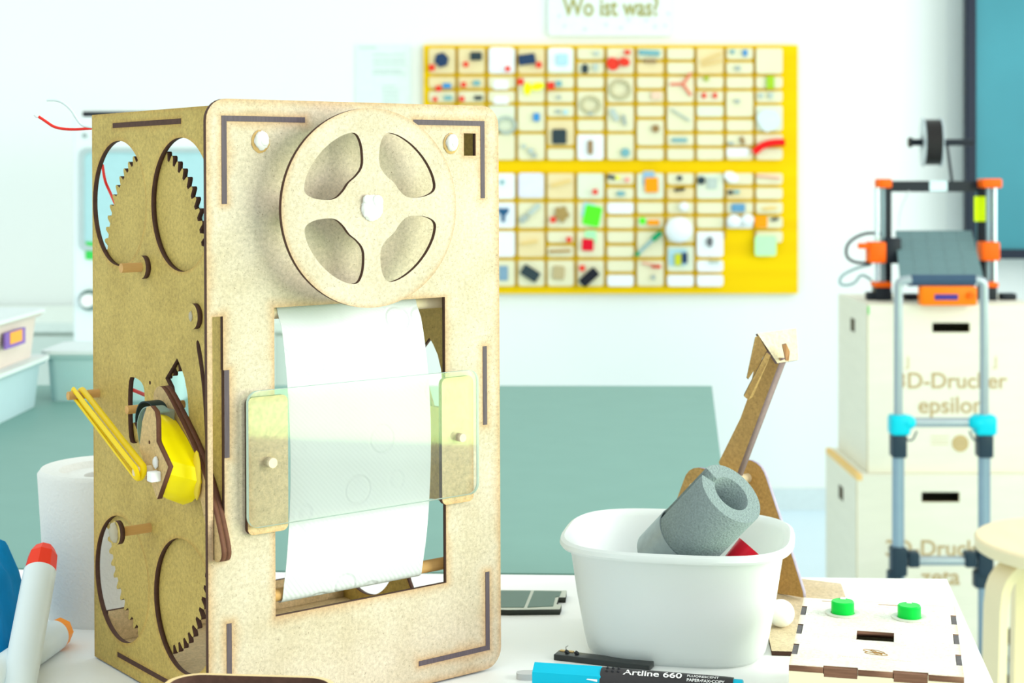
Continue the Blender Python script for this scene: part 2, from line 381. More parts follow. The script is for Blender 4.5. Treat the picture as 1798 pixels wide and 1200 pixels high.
# gears behind the left side panel
def gear_poly(cx, cz, rt, rr, n, ph=0):
    P = []
    for i in range(n):
        for f, r in ((0, rr), (.22, rr), (.42, rt - .6), (.5, rt), (.62, rt), (.70, rt - .6), (.92, rr)):
            a = 2 * PI * (i + f) / n + ph; P.append((cx + r * math.cos(a), cz + r * math.sin(a)))
    return scale2(P, S)
gm = mdf_mat('fibreboard_gear', base=(.55, .405, .115))
g = plate('gear', gear_poly(103, 271.5, 74.5, 69.3, 56), [], 14.6 * S, T * S, [gm, EDGE], mach, 'yz'); g['label'] = 'large upper gear behind the round openings'
g = plate('gear', gear_poly(101, 98.5, 74.8, 69.6, 56, .06), [], 14.6 * S, T * S, [gm, EDGE], mach, 'yz'); g['label'] = 'large lower gear behind the round openings'
g = plate('pinion', gear_poly(64, 214, 19, 14.5, 13), [], 26 * S, T * S, [gm, EDGE], mach, 'yz'); g['label'] = 'small dark gear inside the triangular opening'
# second, inner gears seen from behind through the window
def rod(name, p, q, r, m=DOWEL, parent=mach): return MB().cyl([v * S for v in p], [v * S for v in q], r * S, seg=20).done(name, m, parent, 40)
rod('axle', (-6, 105, 269.5), (22, 105, 269.5), 3.0)
rod('axle', (-12, 101, 103.5), (22, 101, 103.5), 3.0)
def washer(x0, x1, y, z, r):
    return plate('washer', circle(y * S, z * S, r * S, 40), [], x0 * S, (x1 - x0) * S, [gm, EDGE], mach, 'yz')
washer(XO - 3.6, XO - .1, 105, 269.5, 7.4)
washer(-12.5, -9.2, 101, 103.5, 7.4)
washer(XO - 3.4, XO - .1, 34.7, 242.8, 7.8)
MB().ball((-.0128, .102, .1035), .0052, 3, (.5, 1, 1.25), .2).done('glue_blob', MATS['milky_glue'], mach, 60)
MB().ball((.0074, .0352, .2428), .0026, 3, (.4, .7, 1.2), .3).done('glue_blob', mat('milky_glue', (.62, .56, .42), .2, trans=.3), mach, 60)
rod('peg', (-10.5, 180, 181), (12, 180, 181), 2.9)
rod('peg', (-9, 91, 181.5), (30, 91, 181.5), 2.7)
rod('peg', (16, 52, 180), (40, 52, 180), 3.2, DOWEL_END)

# paper rollers
rod('roller', (14.5, 16, 243.8), (200.8, 16, 243.8), 4.0, DOWEL_END)
rod('roller', (14.5, 14, 71.5), (200.8, 14, 71.5), 4.0, DOWEL)

# lever through the long slot
lev = [(81, 187), (79, 194.5), (71.5, 198), (63, 194.5), (43, 179), (24, 163), (9, 145), (0, 130), (-7.5, 114), (-9.4, 107), (-6, 102.2), (0, 102), (5.5, 108), (12, 124), (19, 139), (40, 160), (60, 173), (76, 181)]
lm = mdf_mat('fibreboard_lever', base=(.58, .41, .19))
LEDGE = mat('lever_edge', (.13, .052, .03), .6, scale=300, var=.3)
lp = scale2(chaikin(lev, 2), S)
lv = plate('lever', lp, [circle(.0665, .1835, .0035, 20)], .7 * S + .0034, .0033, [lm, LEDGE], mach, 'yz'); lv['label'] = 'outer layer of the angled lever'
lv = plate('lever', lp, [], .7 * S + .0068, .0031, [lm, LEDGE], mach, 'yz'); lv['label'] = 'inner layer of the angled lever'

# yellow gear motor between lever and hexagonal cheek
def X_(off): return (XO - off) * S
YEL = mat('yellow_gearbox', (.95, .78, .0), .3, scale=40, var=.03)
outer = [(37, 187), (29, 184.5), (28, 170.5), (14, 157.8), (27, 138), (40, 141), (51, 162), (47, 181)]
inner = [(60, 181), (51, 181), (27, 166), (12.5, 150), (21, 134.5), (45, 127), (62, 150), (64, 176)]
def smo(P, it=1): return chaikin(P, it)
yb = MB().loft([[(X_(27), y * S, z * S) for y, z in smo(outer)], [(X_(19), (y * .6 + a * .4) * S, (z * .6 + b * .4 - (1.5 if z < 150 else 0)) * S) for (y, z), (a, b) in zip(smo(outer), smo(inner))], [(X_(7.5), y * S, z * S) for y, z in smo(inner)]]).done('gear_motor', YEL, mach, 30)
yb['label'] = 'bright yellow gear motor housing'
cheek = [(40, 190), (35, 191.2), (29, 188.5), (27.2, 184), (27, 171), (11.5, 158.3), (26.5, 137.2), (50.5, 164), (46, 181)]
plate('motor_cheek', scale2(cheek, S), [circle(.0365, .1695, .0012, 14)], X_(30.4), .0033, [mdf_mat('fibreboard_cheek', base=(.60, .42, .19)), LEDGE], mach, 'yz')
MB().box(X_(37), .0205, .1485, X_(30.4), .0265, .1545, .0008).done('shaft_cap', WHITE, mach, 30)
rod('shaft', (XO - 41, 34.5, 153.2), (XO - 30, 34.5, 153.2), 3.0, DOWEL_END)
MB().ball((X_(31.5), .026, .159), .0028, 3, (.5, 1, 1.3), .2).done('glue_blob', GLUE, mach, 60)
MB().ball((X_(31.5), .035, .1485), .003, 3, (.5, 1.2, .8), .2).done('glue_blob', mat('amber_glue', (.5, .32, .12), .2), mach, 60)
# black strap and clear plastic strip at the motor's top
def ribbon(name, pts, w, tk, m, axis=Vector((1, 0, 0))):
    b = MB(); P = [Vector(p) * S for p in pts]; L0 = []
    for i, p in enumerate(P):
        tt = (P[min(i + 1, len(P) - 1)] - P[max(i - 1, 0)]).normalized(); nn = tt.cross(axis).normalized() * tk * S / 2; ww = axis * w * S / 2
        L0.append([p + nn + ww, p + nn - ww, p - nn - ww, p - nn + ww])
    b.loft(L0); return b.done(name, m, mach, 40)
ribbon('motor_strap', open_smooth([(XO - 13, 56, 184), (XO - 14, 60, 189), (XO - 15, 68, 189.5), (XO - 16, 73, 187), (XO - 17, 75, 181), (XO - 17.5, 74, 176)], 2), 9, .8, mat('black_strap', (.015, .03, .03), .5))
ribbon('motor_end', open_smooth([(XO - 20, 40, 186), (XO - 20, 48, 189), (XO - 21, 57, 187), (XO - 22, 62, 179), (XO - 22, 61, 170), (XO - 22, 55, 160)], 2), 9, .7, mat('clear_strip', (.30, .42, .38), .2, trans=.3, var=.1))
MB().box(X_(24), .046, .178, X_(9), .062, .186, .001).done('motor_can', mat('motor_steel', (.32, .38, .37), .35, .6), mach, 30)
MB().ball((X_(9), .018, .150), .0105, 3, (.2, .4, 1.4), .05).done('glue_blob', mat('yellow_glue', (.92, .72, .06), .15, trans=.2), mach, 60)
# wires
RED = mat('red_wire', (.75, .03, .02), .4); WIRE = mat('white_wire', (.62, .74, .74), .4)
def lw(px, py, d): return MACHM.inverted() @ at(px, py, d)
MB().tube(open_smooth([lw(68, 205, 1.12), lw(80, 213, 1.12), lw(97, 225, 1.12), lw(128, 228, 1.12), lw(165, 225, 1.12), lw(182, 226, 1.13)], 3), .0010, 8).done('wire', RED, mach, 60)['label'] = 'red wire sticking out at the back'
MB().tube(open_smooth([lw(82, 176, 1.12), lw(105, 176, 1.12), lw(125, 192, 1.12), lw(135, 210, 1.12), lw(145, 222, 1.12), lw(165, 224, 1.12), lw(182, 225, 1.13)], 3), .0009, 8).done('wire', WIRE, mach, 60)['label'] = 'pale wire sticking out at the back'
MB().tube([lw(60, 202, 1.12), lw(64, 206, 1.12), lw(70, 206.5, 1.12)], .0005, 6).done('wire_core', mat('tin', (.7, .7, .7), .3, .9), mach, 60)
MB().tube(open_smooth([lw(180, 290, 1.13), lw(184, 318, 1.12), lw(192, 335, 1.12), lw(204, 362, 1.10), lw(215, 390, 1.09)], 3), .0010, 8).done('wire', RED, mach, 60)['label'] = 'red wire seen in the upper left opening'
MB().tube(open_smooth([lw(226, 683, 1.10), lw(236, 686, 1.10), lw(250, 692, 1.09), lw(262, 697, 1.08)], 2), .0013, 8).done('wire', RED, mach, 60)['label'] = 'red wire seen in the small side opening'

# the film-reel wheel
wm = mdf_mat('fibreboard_wheel', [('c', 0, 0, .061)], None, 'xz', base=(.58, .50, .385), halo=.5, reach=.004)
hs = []
for q in range(4):
    P = []; g0 = q * 90 + 1.5
    def pt(r, a): a = math.radians(a + g0); return (r * math.cos(a), r * math.sin(a))
    P += [pt(25.5, 13), pt(33, 9.5), pt(41, 9.3), pt(47.6, 12.5)]
    P += [pt(48.7, a) for a in (22, 32, 42, 52, 60, 68)] + [pt(47.6, 77.5), pt(41, 80.7), pt(33, 80.5), pt(25.5, 77)]
    P += [pt(22, a) for a in (62, 48, 42, 28)]
    hs.append(scale2(chaikin(P, 2), S))
wheel = plate('reel_wheel', circle(0, 0, .061, 120), hs, 0, T * S, [wm, EDGE], mach, 'xz')
wheel.location = (100.3 * S, -.022, 307.5 * S); wheel.rotation_euler = (0, math.radians(1.0), math.radians(-3.5))
rod('axle', (100.3, -18.6, 307.5), (100.3, 20, 307.5), 3.2, DOWEL)
MB().ball((0, 0, 0), .0075, 4, (1.0, .28, 1.05), .10).ball((.003, -.001, .004), .004, 3, (1, .5, 1), .1).ball((-.004, -.0008, .005), .003, 3, (1, .5, 1), .1).done('glue_blob', GLUE, wheel, 60, (0, -.0005, 0))
for x, z in ((36.3, 348.5), (176.4, 348.5)):
    MB().ball((x * S, -.0008, z * S), .0052, 3, (.95, .42, 1.1), .14).ball((x * S + .001, -.002, z * S - .0005), .003, 3, (1, .5, 1), .1).done('glue_blob', GLUE, mach, 60)
    MB().ball((x * S - .0004, -.0002, z * S - .0006), .0062, 3, (1, .12, 1.1), .12).done('glue_ring', MATS['amber_glue'], mach, 60)

# acrylic guard with its two board strips and pins
bm_ = mdf_mat('fibreboard_strip', [], (.0243, .1145, .1905, .196), 'xz', base=(.68, .54, .33), halo=.5)
plate('guard_strip', rrect(.0243, .1145, .0517, .1960, .004), [], -.0034, .0033, [bm_, EDGE], mach, 'xz')
plate('guard_strip', rrect(.1652, .1140, .1905, .1960, .004), [], -.0034, .0033, [bm_, EDGE], mach, 'xz')
plate('guard_plate', rrect(.0232, .1190, .1925, .2000, .007), [], -.0067, .003, [CLEAR, CREDGE], mach, 'xz')['label'] = 'clear acrylic guard plate'
rod('pin', (38.3, -9, 156.8), (38.3, -2, 156.8), 3.0, DOWEL_END); rod('pin', (178, -9, 157), (178, -2, 157), 2.7, DOWEL_END)

# paper strip over the rollers
def paper_mat():
    m = bpy.data.materials.new('tissue'); m.use_nodes = True; n = m.node_tree; b = n.nodes['Principled BSDF']
    b.inputs['Base Color'].default_value = (.78, .81, .83, 1); b.inputs['Roughness'].default_value = .9
    co = n.nodes.new('ShaderNodeTexCoord')
    vo = n.nodes.new('ShaderNodeTexVoronoi'); vo.inputs['Scale'].default_value = 34; vo.inputs['Randomness'].default_value = .8
    w1 = n.nodes.new('ShaderNodeMath'); w1.operation = 'SUBTRACT'; w1.inputs[1].default_value = .30
    w2 = n.nodes.new('ShaderNodeMath'); w2.operation = 'ABSOLUTE'
    w3 = n.nodes.new('ShaderNodeMath'); w3.operation = 'MULTIPLY'; w3.inputs[1].default_value = 22; w3.use_clamp = True
    n.links.new(co.outputs['Object'], vo.inputs[0]); n.links.new(vo.outputs['Distance'], w1.inputs[0]); n.links.new(w1.outputs[0], w2.inputs[0]); n.links.new(w2.outputs[0], w3.inputs[0])
    wv = n.nodes.new('ShaderNodeTexWave'); wv.inputs['Scale'].default_value = 190; wv.bands_direction = 'DIAGONAL'
    n.links.new(co.outputs['Object'], wv.inputs[0])
    ad = n.nodes.new('ShaderNodeMath'); ad.operation = 'MULTIPLY_ADD'; ad.inputs[1].default_value = .18; n.links.new(wv.outputs['Fac'], ad.inputs[0]); n.links.new(w3.outputs[0], ad.inputs[2])
    bu = n.nodes.new('ShaderNodeBump'); bu.inputs['Strength'].default_value = .5; bu.inputs['Distance'].default_value = .0010
    n.links.new(ad.outputs[0], bu.inputs['Height']); n.links.new(bu.outputs[0], b.inputs['Normal'])
    t = n.nodes.new('ShaderNodeBsdfTranslucent'); t.inputs[0].default_value = (.9, .95, 1, 1); ms = n.nodes.new('ShaderNodeMixShader'); ms.inputs[0].default_value = .25
    n.links.new(b.outputs[0], ms.inputs[1]); n.links.new(t.outputs[0], ms.inputs[2]); n.links.new(ms.outputs[0], n.nodes['Material Output'].inputs[0])
    return m
TISSUE = paper_mat()
b = MB(); prof = []
for k in range(7):   # round the upper roller from the back
    a = math.radians(60 + 120 * k / 6); prof.append((16 + 4.4 * math.cos(a) , 243.8 + 4.4 * math.sin(a), 0))
for k in range(1, 21):
    f = k / 21; prof.append((11.2 * (1 - math.sin(f * PI) ** .55) + .4 * math.sin(f * PI), 243.8 - f * 172.3, 0))
for k in range(7):
    a = math.radians(180 + 110 * k / 6); prof.append((14 + 5.1 * math.cos(a), 71.5 + 5.1 * math.sin(a), 0))
NX = 12; rows = []
for off in (0, .25):
    grid = []
    for (y, z, _) in prof:
        f = min(1, max(0, (243.8 - z) / 172.3)); x0 = 53.5 + 1.2 * math.sin(f * PI) + 1.2 * f; x1 = 156.2 + 2.4 * math.sin(f * PI) + 1.4 * f
        grid.append([b.bm.verts.new(((x0 + (x1 - x0) * i / NX) * S, (y + off + .5 * math.sin(i * .9 + z * .03) * math.sin(f * PI)) * S, z * S)) for i in range(NX + 1)])
    rows.append(grid)
A, Bb = rows; n_ = len(prof)
for g_ in rows:
    for i in range(n_ - 1):
        for j in range(NX): b.bm.faces.new((g_[i][j], g_[i + 1][j], g_[i + 1][j + 1], g_[i][j + 1]))
for i in range(n_ - 1):
    b.bm.faces.new((A[i][0], A[i + 1][0], Bb[i + 1][0], Bb[i][0])); b.bm.faces.new((A[i][NX], Bb[i][NX], Bb[i + 1][NX], A[i + 1][NX]))
for j in range(NX):
    b.bm.faces.new((A[0][j], A[0][j + 1], Bb[0][j + 1], Bb[0][j])); b.bm.faces.new((A[-1][j], A[-1][j + 1], Bb[-1][j + 1], Bb[-1][j]))
ps = b.done('paper_strip', TISSUE, None, 50); ps.matrix_world = MACHM
tag(ps, 'white embossed tissue paper strip hanging in the window of the wooden machine', 'paper')

# rubber bands
RB = mat('yellow_rubber', (.88, .62, .0), .45, scale=40, var=.06)
def band(x1, x2, r1, r2, jx, label):
    a = Vector((x1, 180, 181)); c = Vector((x2, 34.5, 153.2)); d = (c - a); n_ = Vector((0, -d.z, d.y)).normalized()
    if n_.z < 0: n_ = -n_
    dn = Vector((0, d.y, d.z)).normalized(); P = []
    for k in range(9):
        q = -90 + 180 * k / 8; q = math.radians(q); P.append(c + dn * r2 * math.cos(q) + n_ * r2 * math.sin(q) + Vector((jx * math.sin(q), 0, 0)))
    for k in range(9):
        q = math.radians(90 + 180 * k / 8); P.append(a + dn * r1 * math.cos(q) + n_ * r1 * math.sin(q) + Vector((jx * math.sin(q), 0, 0)))
    o = MB().tube([p * S for p in P], .0020, 8, True, .55).done('rubber_band', RB, None, 60); o.matrix_world = MACHM
    tag(o, label, 'rubber band', 'yellow rubber bands on the pegs')
band(-2, -26.5, 3.8, 3.9, 1.2, 'yellow rubber band nearest the side panel, stretched from the peg to the motor shaft')
band(-5.5, -29.8, 3.8, 3.9, -1.0, 'outermost yellow rubber band, stretched from the peg end to the motor shaft tip')

# ================================================================== THINGS ON THE WHITE TABLE
# kitchen roll
TOW = mat('towel_paper', (.82, .82, .78), .95, scale=420, bump=.7, var=.03, bdist=.001)
b = MB(); b.lathe([(.019, .003), (.0445, 0), (.0460, .01), (.049, .05), (.0525, .107), (.050, .1105), (.037, .109), (.036, .104), (.019, .104), (.019, .003)], 64)
r = b.done('paper_roll', TOW, None, 60, (-.3015, 1.196, TABLE)); tag(r, 'upright white paper towel roll left behind the wooden machine', 'paper roll')

# tub
def superell(a, c, n, seg=72):
    P = []
    for k in range(seg):
        t_ = 2 * PI * k / seg; ct, st = math.cos(t_), math.sin(t_)
        P.append((a * math.copysign(abs(ct) ** (2 / n), ct), c * math.copysign(abs(st) ** (2 / n), st)))
    return P
TUB = mat('tub_plastic', (.86, .90, .90), .32, var=.01, scale=10, trans=.35)
tc_ = Vector((.1165, 1.118, TABLE)); tub = thing('plastic_tub', 'white plastic tub on the table holding a grey foam tube', 'tub', tc_, math.radians(-11))
H_ = .0855
prof = [(0, .002), (.7, .0015), (.93, 0), (.985, .004), (1.02, .014), (1.10, .045), (1.165, .074), (1.17, .0745), (1.185, .080), (1.20, .0815), (1.27, .0815), (1.29, .0835), (1.28, .0865), (1.24, .088), (1.19, .0865), (1.165, .083), (1.13, .070), (1.08, .045), (1.0, .0145), (.96, .006), (.9, .0035), (.3, .0035), (0, .0035)]
b = MB(); loops = []
for k_, z in prof:
    n_e = 3.4 if k_ < 1.15 else 3.2
    loops.append([(x * max(k_, .001), y * max(k_, .001), z * .90) for x, y in superell(.0625, .0575, n_e)])
b.loft(loops); b.done('bowl', TUB, tub, 45)
# foam tube
ft_o = at(1284, 867, 1.055)
ax = Vector((.50, -.52, .69)).normalized()
FOAM = mat('grey_foam', (.22, .28, .285), .95, scale=700, bump=1.0, var=.35, bdist=.0012)
foam = thing('foam_tube', 'grey foam pipe insulation with a slit, leaning in the white tub', 'foam tube', ft_o)
foam.rotation_mode = 'QUATERNION'; foam.rotation_quaternion = ax.to_track_quat('Z', 'Y')
a0 = math.radians(120); P = []; gap = math.radians(11)
for k in range(49): a = a0 + gap + (2 * PI - 2 * gap) * k / 48; P.append((.0232 * math.cos(a), .0232 * math.sin(a)))
for k in range(48, -1, -1): a = a0 + gap + (2 * PI - 2 * gap) * k / 48; P.append((.0132 * math.cos(a), .0132 * math.sin(a)))
fo = plate('foam_sleeve', P, [], -.078, .078, [FOAM, FOAM], foam, 'xy')
MB().lathe([(.0233, -.078), (.0239, -.078), (.0239, -.050), (.0233, -.050)], 40).done('duct_tape', mat('duct_tape', (.30, .36, .37), .35, .2, scale=150, bump=.4, var=.2), foam, 60)
# red cap
p = at(1318, 962, 1.085); b = MB().cyl((p.x - .035, p.y - .005, p.z - .040), (p.x, p.y, p.z), .0085, .0098, 32)
c_ = b.done('glue_stick', mat('red_plastic', (.72, .01, .03), .25), None, 40); tag(c_, 'red capped stick lying inside the white tub beside the foam tube', 'stick')

# catapult behind the tub
cat = thing('catapult', 'small fibreboard catapult with a raised throwing arm, standing behind the white tub', 'catapult', (.167, 1.245, TABLE))
cm = mdf_mat('fibreboard_catapult', base=(.52, .33, .12))
ca = math.radians(-50)   # plates face left-front
cat.rotation_euler = (0, 0, ca)
base_m = mdf_mat('fibreboard_base', base=(.66, .54, .36))
Wt = Matrix.Translation(cat.location) @ Matrix.Rotation(ca, 4, 'Z')
bp_ = [Wt.inverted() @ Vector((x, y, TABLE)) for x, y in ((.1775, 1.090), (.240, 1.084), (.262, 1.27), (.215, 1.295), (.10, 1.295), (.115, 1.205), (.186, 1.175))]
plate('base_plate', [(q.x, q.y) for q in bp_], [], 0, .0032, [base_m, EDGE], cat, 'xy')
EDL = mat('pale_burnt_edge', (.36, .32, .42), .6, scale=200, var=.2)
tri = chaikin([(-.056, .0033), (.056, .0033), (.055, .012), (.020, .088), (.015, .098), (.006, .103), (-.006, .103), (-.015, .098), (-.020, .088), (-.055, .012)], 1)
# local x along plate width, y normal (back), z up
plate('tower', tri, [], -.028, .0032, [cm, EDL], cat, 'xz')
plate('tower', tri, [], .026, .0032, [cm, EDL], cat, 'xz')
MB().cyl((0, -.038, .089), (0, .026, .089), .0036).done('pivot', DOWEL_END, cat, 40)
Wt = Matrix.Translation(cat.location) @ Matrix.Rotation(ca, 4, 'Z')
def cl(px, py, d): return Wt.inverted() @ at(px, py, d)
arm = [(1262, 812), (1300, 735), (1312, 702), (1326, 640), (1350, 622), (1371, 630), (1292, 838), (1270, 832)]
A2 = []
for px, py in arm:
    v = cl(px, py, 1.17); o_ = cl(0, 0, 0); o_ = Wt.inverted() @ Vector((0, 0, ZC)); dirv = v - o_; tt = (-.006 - o_.y) / dirv.y; q = o_ + dirv * tt; A2.append((q.x, q.z))
plate('throwing_arm', A2, [], -.006, .0078, [cm, mat('arm_edge', (.20, .14, .14), .6, scale=260, var=.25)], cat, 'xz')
def quad3(name, pts, tk, mats, nrm=None):
    P = [Wt.inverted() @ at(p[0], p[1], p[2] + .048) for p in pts]; n_ = (P[1] - P[0]).cross(P[2] - P[0]).normalized(); b = MB()
    cpos = Wt.inverted() @ Vector((0, 0, ZC))
    if n_.dot(cpos - P[0]) > 0: n_ = -n_
    m_ = len(P); a = [b.bm.verts.new(q) for q in P]; c = [b.bm.verts.new(q + n_ * tk) for q in P]
    b.bm.faces.new(a); b.bm.faces.new(c[::-1])
    for i in range(m_): b.bm.faces.new((a[i], a[(i + 1) % m_], c[(i + 1) % m_], c[i])).material_index = 1
    return b.done(name, mats, cat)
pale = mdf_mat('fibreboard_pale', base=(.76, .64, .44))
quad3('cup_front', [(1330, 586, 1.150), (1398, 577, 1.165), (1402, 632, 1.157), (1365, 638, 1.145)], .003, [pale, MATS['arm_edge']])
quad3('cup_cheek', [(1326, 592, 1.150), (1332, 590, 1.150), (1347, 617, 1.147), (1314, 666, 1.158), (1311, 663, 1.158)], .003, [cm, EDGE])
quad3('cup_latch', [(1346, 619, 1.139), (1353, 625, 1.139), (1322, 697, 1.145), (1314, 703, 1.145), (1306, 696, 1.146), (1312, 684, 1.146)], .0035, [cm, EDGE])
quad3('cup_pin', [(1374, 606, 1.143), (1381, 604, 1.143), (1387, 618, 1.143), (1385, 634, 1.141), (1380, 634, 1.141)], .004, [mat('pin_brown', (.40, .2, .08), .5), MATS['arm_edge']])

ball_ = MB().ball((0, 0, 0), .0098, 4).done('white_ball', WHITE, None, 60, (.1935, 1.148, TABLE + .0098 + .0033)); tag(ball_, 'white ball lying on the catapult base between tub and button box', 'ball')

# button box
bx = thing('button_box', 'pale plywood finger-jointed box with two green buttons at the table corner', 'box', (0, 0, 0))
TL, TR, BR, BL = onz(1405, 1045, .80), onz(1668, 1070, .80), onz(1693, 1190, .80), onz(1385, 1168, .80)
org = BL.copy(); org.z = TABLE; ex = (BR - BL); ex.z = 0; Wd = ex.length; ex.normalize(); ey = Vector((-ex.y, ex.x, 0))
Dp = ((TL - BL).dot(ey) + (TR - BR).dot(ey)) / 2; shear = ((TL - BL).dot(ex) + (TR - BR).dot(ex)) / 2
ang = math.atan2(ex.y, ex.x); bx.location = org; bx.rotation_euler = (0, 0, ang)
PLY = mat('pale_plywood', (.86, .77, .56), .5, scale=14, var=.06, stretch=(1, 8, 1))
PLE = mat('ply_edge', (.20, .10, .06), .7, scale=200, var=.5, stretch=(.3, .3, 5))
PLG = mat('ply_grey_end', (.13, .12, .12), .7, scale=300, var=.4)
Hb = .05; tk = .0034
def notched(w_, d_, n1, n2, inset):
    P = []
    def side(p, q, n, nx, ny):
        for i in range(n):
            a = i / n; c = (i + 1) / n; k = inset if i % 2 else 0
            P.append((p[0] + (q[0] - p[0]) * a + nx * k, p[1] + (q[1] - p[1]) * a + ny * k)); P.append((p[0] + (q[0] - p[0]) * c + nx * k, p[1] + (q[1] - p[1]) * c + ny * k))
    side((0, 0), (w_, 0), n1, 0, 1); side((w_, 0), (w_, d_), n2, -1, 0); side((w_, d_), (0, d_), n1, 0, -1); side((0, d_), (0, 0), n2, 1, 0)
    return P
hx, hy = Wd * .47, Dp * .36
lidM = mdf_mat('ply_lid', [], (0, 0, Wd, Dp), 'xy', base=(.93, .90, .78), halo=.45, reach=.003)
plate('lid', notched(Wd, Dp, 5, 7, tk), [rect(.036, Dp * .40, .058, Dp * .53), circle(.0262, Dp * .775, .0085, 32), circle(.0672, Dp * .775, .0085, 32)], Hb - tk, tk, [lidM, PLE], bx, 'xy')
plate('front_wall', [(x, z) for x, z in notched(Wd - .0004, Hb - .0004, 5, 3, tk)][:], [], .0002, tk - .0004, [mat('front_ply', (.86, .78, .55), .5, scale=14, var=.04), PLE], bx, 'xz')
plate('back_wall', rect(tk, 0, Wd - tk, Hb - tk), [], Dp - tk - .0002, tk, [PLY, PLE], bx, 'xz')
for x0 in (.0002, Wd - tk):
    plate('side_wall', rect(tk, 0, Dp - tk, Hb - tk - .0001), [], x0, tk - .0002, [PLY, PLE], bx, 'yz')
for i in (1, 3, 5):
    for x0 in (.0001, Wd - tk + .0003):
        MB().box(x0, Dp * i / 7 + .0004, Hb - tk - .002, x0 + tk - .0004, Dp * (i + 1) / 7 - .0012, Hb - .0003).done('finger_end', PLG, bx)
for i in (1, 3):
    MB().box(Wd * i / 5 + .0004, .0001, Hb - tk - .002, Wd * (i + 1) / 5 - .0004, tk - .0005, Hb - .0005).done('finger_end', PLE, bx)
MB().box(.034, Dp * .38, Hb - .022, .060, Dp * .55, Hb - .0175).done('display', BLACK, bx)
GRN = mat('green_plastic', (.0, .62, .06), .3, var=.03)
for x in (.0262, .0672):
    bt = MB().lathe([(0, -.004), (.0072, -.004), (.0072, .0075), (.0066, .0082), (0, .0082)], 36).done('button', GRN, bx, 40, (x, Dp * .775, Hb)); bt['label'] = 'bright green push button'
    MB().lathe([(.0074, 0), (.0110, 0), (.0110, .0008), (.0098, .0013), (.0074, .0006)], 40).done('collar', mat('pale_ring', (.70, .72, .62), .35, .3), bt, 40, (0, 0, .0001))
    MB().box(-.0016, -.0074, .0076, .0016, -.003, .0086).done('notch', WHITE, bt, None, None, (0, 0, math.radians(180)))
# engraved emblem and lettering on the lid
BR_ = mat('engraving', (.42, .22, .05), .7)
for ex_, ey_, tl_, ra, rb_ in ((-.0030, .0020, -.35, .0040, .0017), (.0030, -.0016, -.35, .0042, .0016), (.0012, .0018, -.45, .0046, .0015), (-.0010, -.0016, -.2, .0050, .0014)):
    P = []
    for k in range(32):
        a = 2 * PI * k / 32; xx, yy_ = ra * math.cos(a), rb_ * math.sin(a); P.append((.0475 + ex_ + xx * math.cos(tl_) - yy_ * math.sin(tl_), Dp * .235 + ey_ * 1.2 + (xx * math.sin(tl_) + yy_ * math.cos(tl_)) * 1.3, Hb + .0001))
    MB().tube(P, .00022, 5, True).done('emblem', BR_, bx)
b = MB()
for k in range(30):
    if k not in (9, 21, 24): b.box(.0275 + k * .00135, Dp * .15 - (k - 15) * .00003, Hb, .0275 + k * .00135 + (.0009 if k % 3 else .0005), Dp * .15 + .0012 - (k - 15) * .00003, Hb + .0001)
b.done('lettering', mat('faint_engraving', (.74, .66, .52), .7), bx)
for x0, x1 in ((.012, .028), (.048, .066)):
    MB().box(x0, Dp * .955, Hb - .0002, x1, Dp * .962, Hb + .0001).done('joint_line', BR_, bx)

# marker pen
p0 = onz(937, 1186, TABLE + .0085); p1 = onz(1305, 1212, TABLE + .0085)
pen = thing('highlighter_pen', 'black and cyan felt pen with white lettering lying before the tub', 'pen', p0); dv = p1 - p0; pl = dv.length; pen.rotation_euler = (0, 0, math.atan2(dv.y, dv.x))
CY = mat('cyan_plastic', (.0, .50, .72), .3, var=.03); INK = mat('dark_barrel', (.045, .042, .045), .35, var=.1)
def hexl(x, r, n=6, rr=0): return [(x, r * math.cos(2 * PI * (k + .5) / n + rr), r * math.sin(2 * PI * (k + .5) / n + rr)) for k in range(n)]
MB().loft([hexl(0, .0060), hexl(.0006, .0084), hexl(.044, .0086), hexl(.0445, .0082)]).done('cap', CY, pen)
def ov(x, r, n=32): return [(x, r * math.cos(2 * PI * k / n), r * math.sin(2 * PI * k / n)) for k in range(n)]
MB().loft([ov(.044, .0080), ov(.060, .0080), ov(pl - .012, .0073), ov(pl - .006, .0070)]).done('barrel', INK, pen, 40)
MB().loft([ov(pl - .007, .0062), ov(pl - .0005, .0062), ov(pl, .0056)]).done('end_plug', CY, pen, 40)
b = MB()
for i in range(3):
    for j in range(2):
        a = math.radians(62 + j * 22); b.ball((.048 + i * .0036, -.0081 * math.cos(a), .0081 * math.sin(a)), .0009, 2)
b.done('grip_dots', BLACK, pen, 60)
WH = mat('print_white', (.9, .9, .9), .5)
def curved_text(name, s, size, x, ang, r, sx=1.0, bold=.0):
    a = math.radians(ang)
    o = text(name, s, size, (x, -r * math.cos(a), r * math.sin(a)), (PI / 2 - a, 0, 0), WH, pen, .00004, 'LEFT', sx, bold)
    me = o.data
    for v in me.vertices:   # wrap on the barrel
        da = v.co.y / r; hh = v.co.z
        v.co.y = (r + hh) * math.sin(da); v.co.z = (r + hh) * math.cos(da) - r
    return o
curved_text('lettering', 'Artline 660', .0062, .0585, 62, .00815, 1.30, .00010)
curved_text('lettering', 'FLUORESCENT', .0026, .0985, 66, .00805, 1.15, .00003)
curved_text('lettering', 'PAPER•FAX•COPY', .0028, .0985, 44, .00805, 1.05, .00005)
MB().prism([(.0355, -.003), (.0405, .0005), (.0425, .0005), (.0425, -.004)], 0, .0002, Matrix.Translation((0, -.0060, .0045)) @ Matrix.Rotation(math.radians(60), 4, 'X')).done('cap_mark', WH, pen)

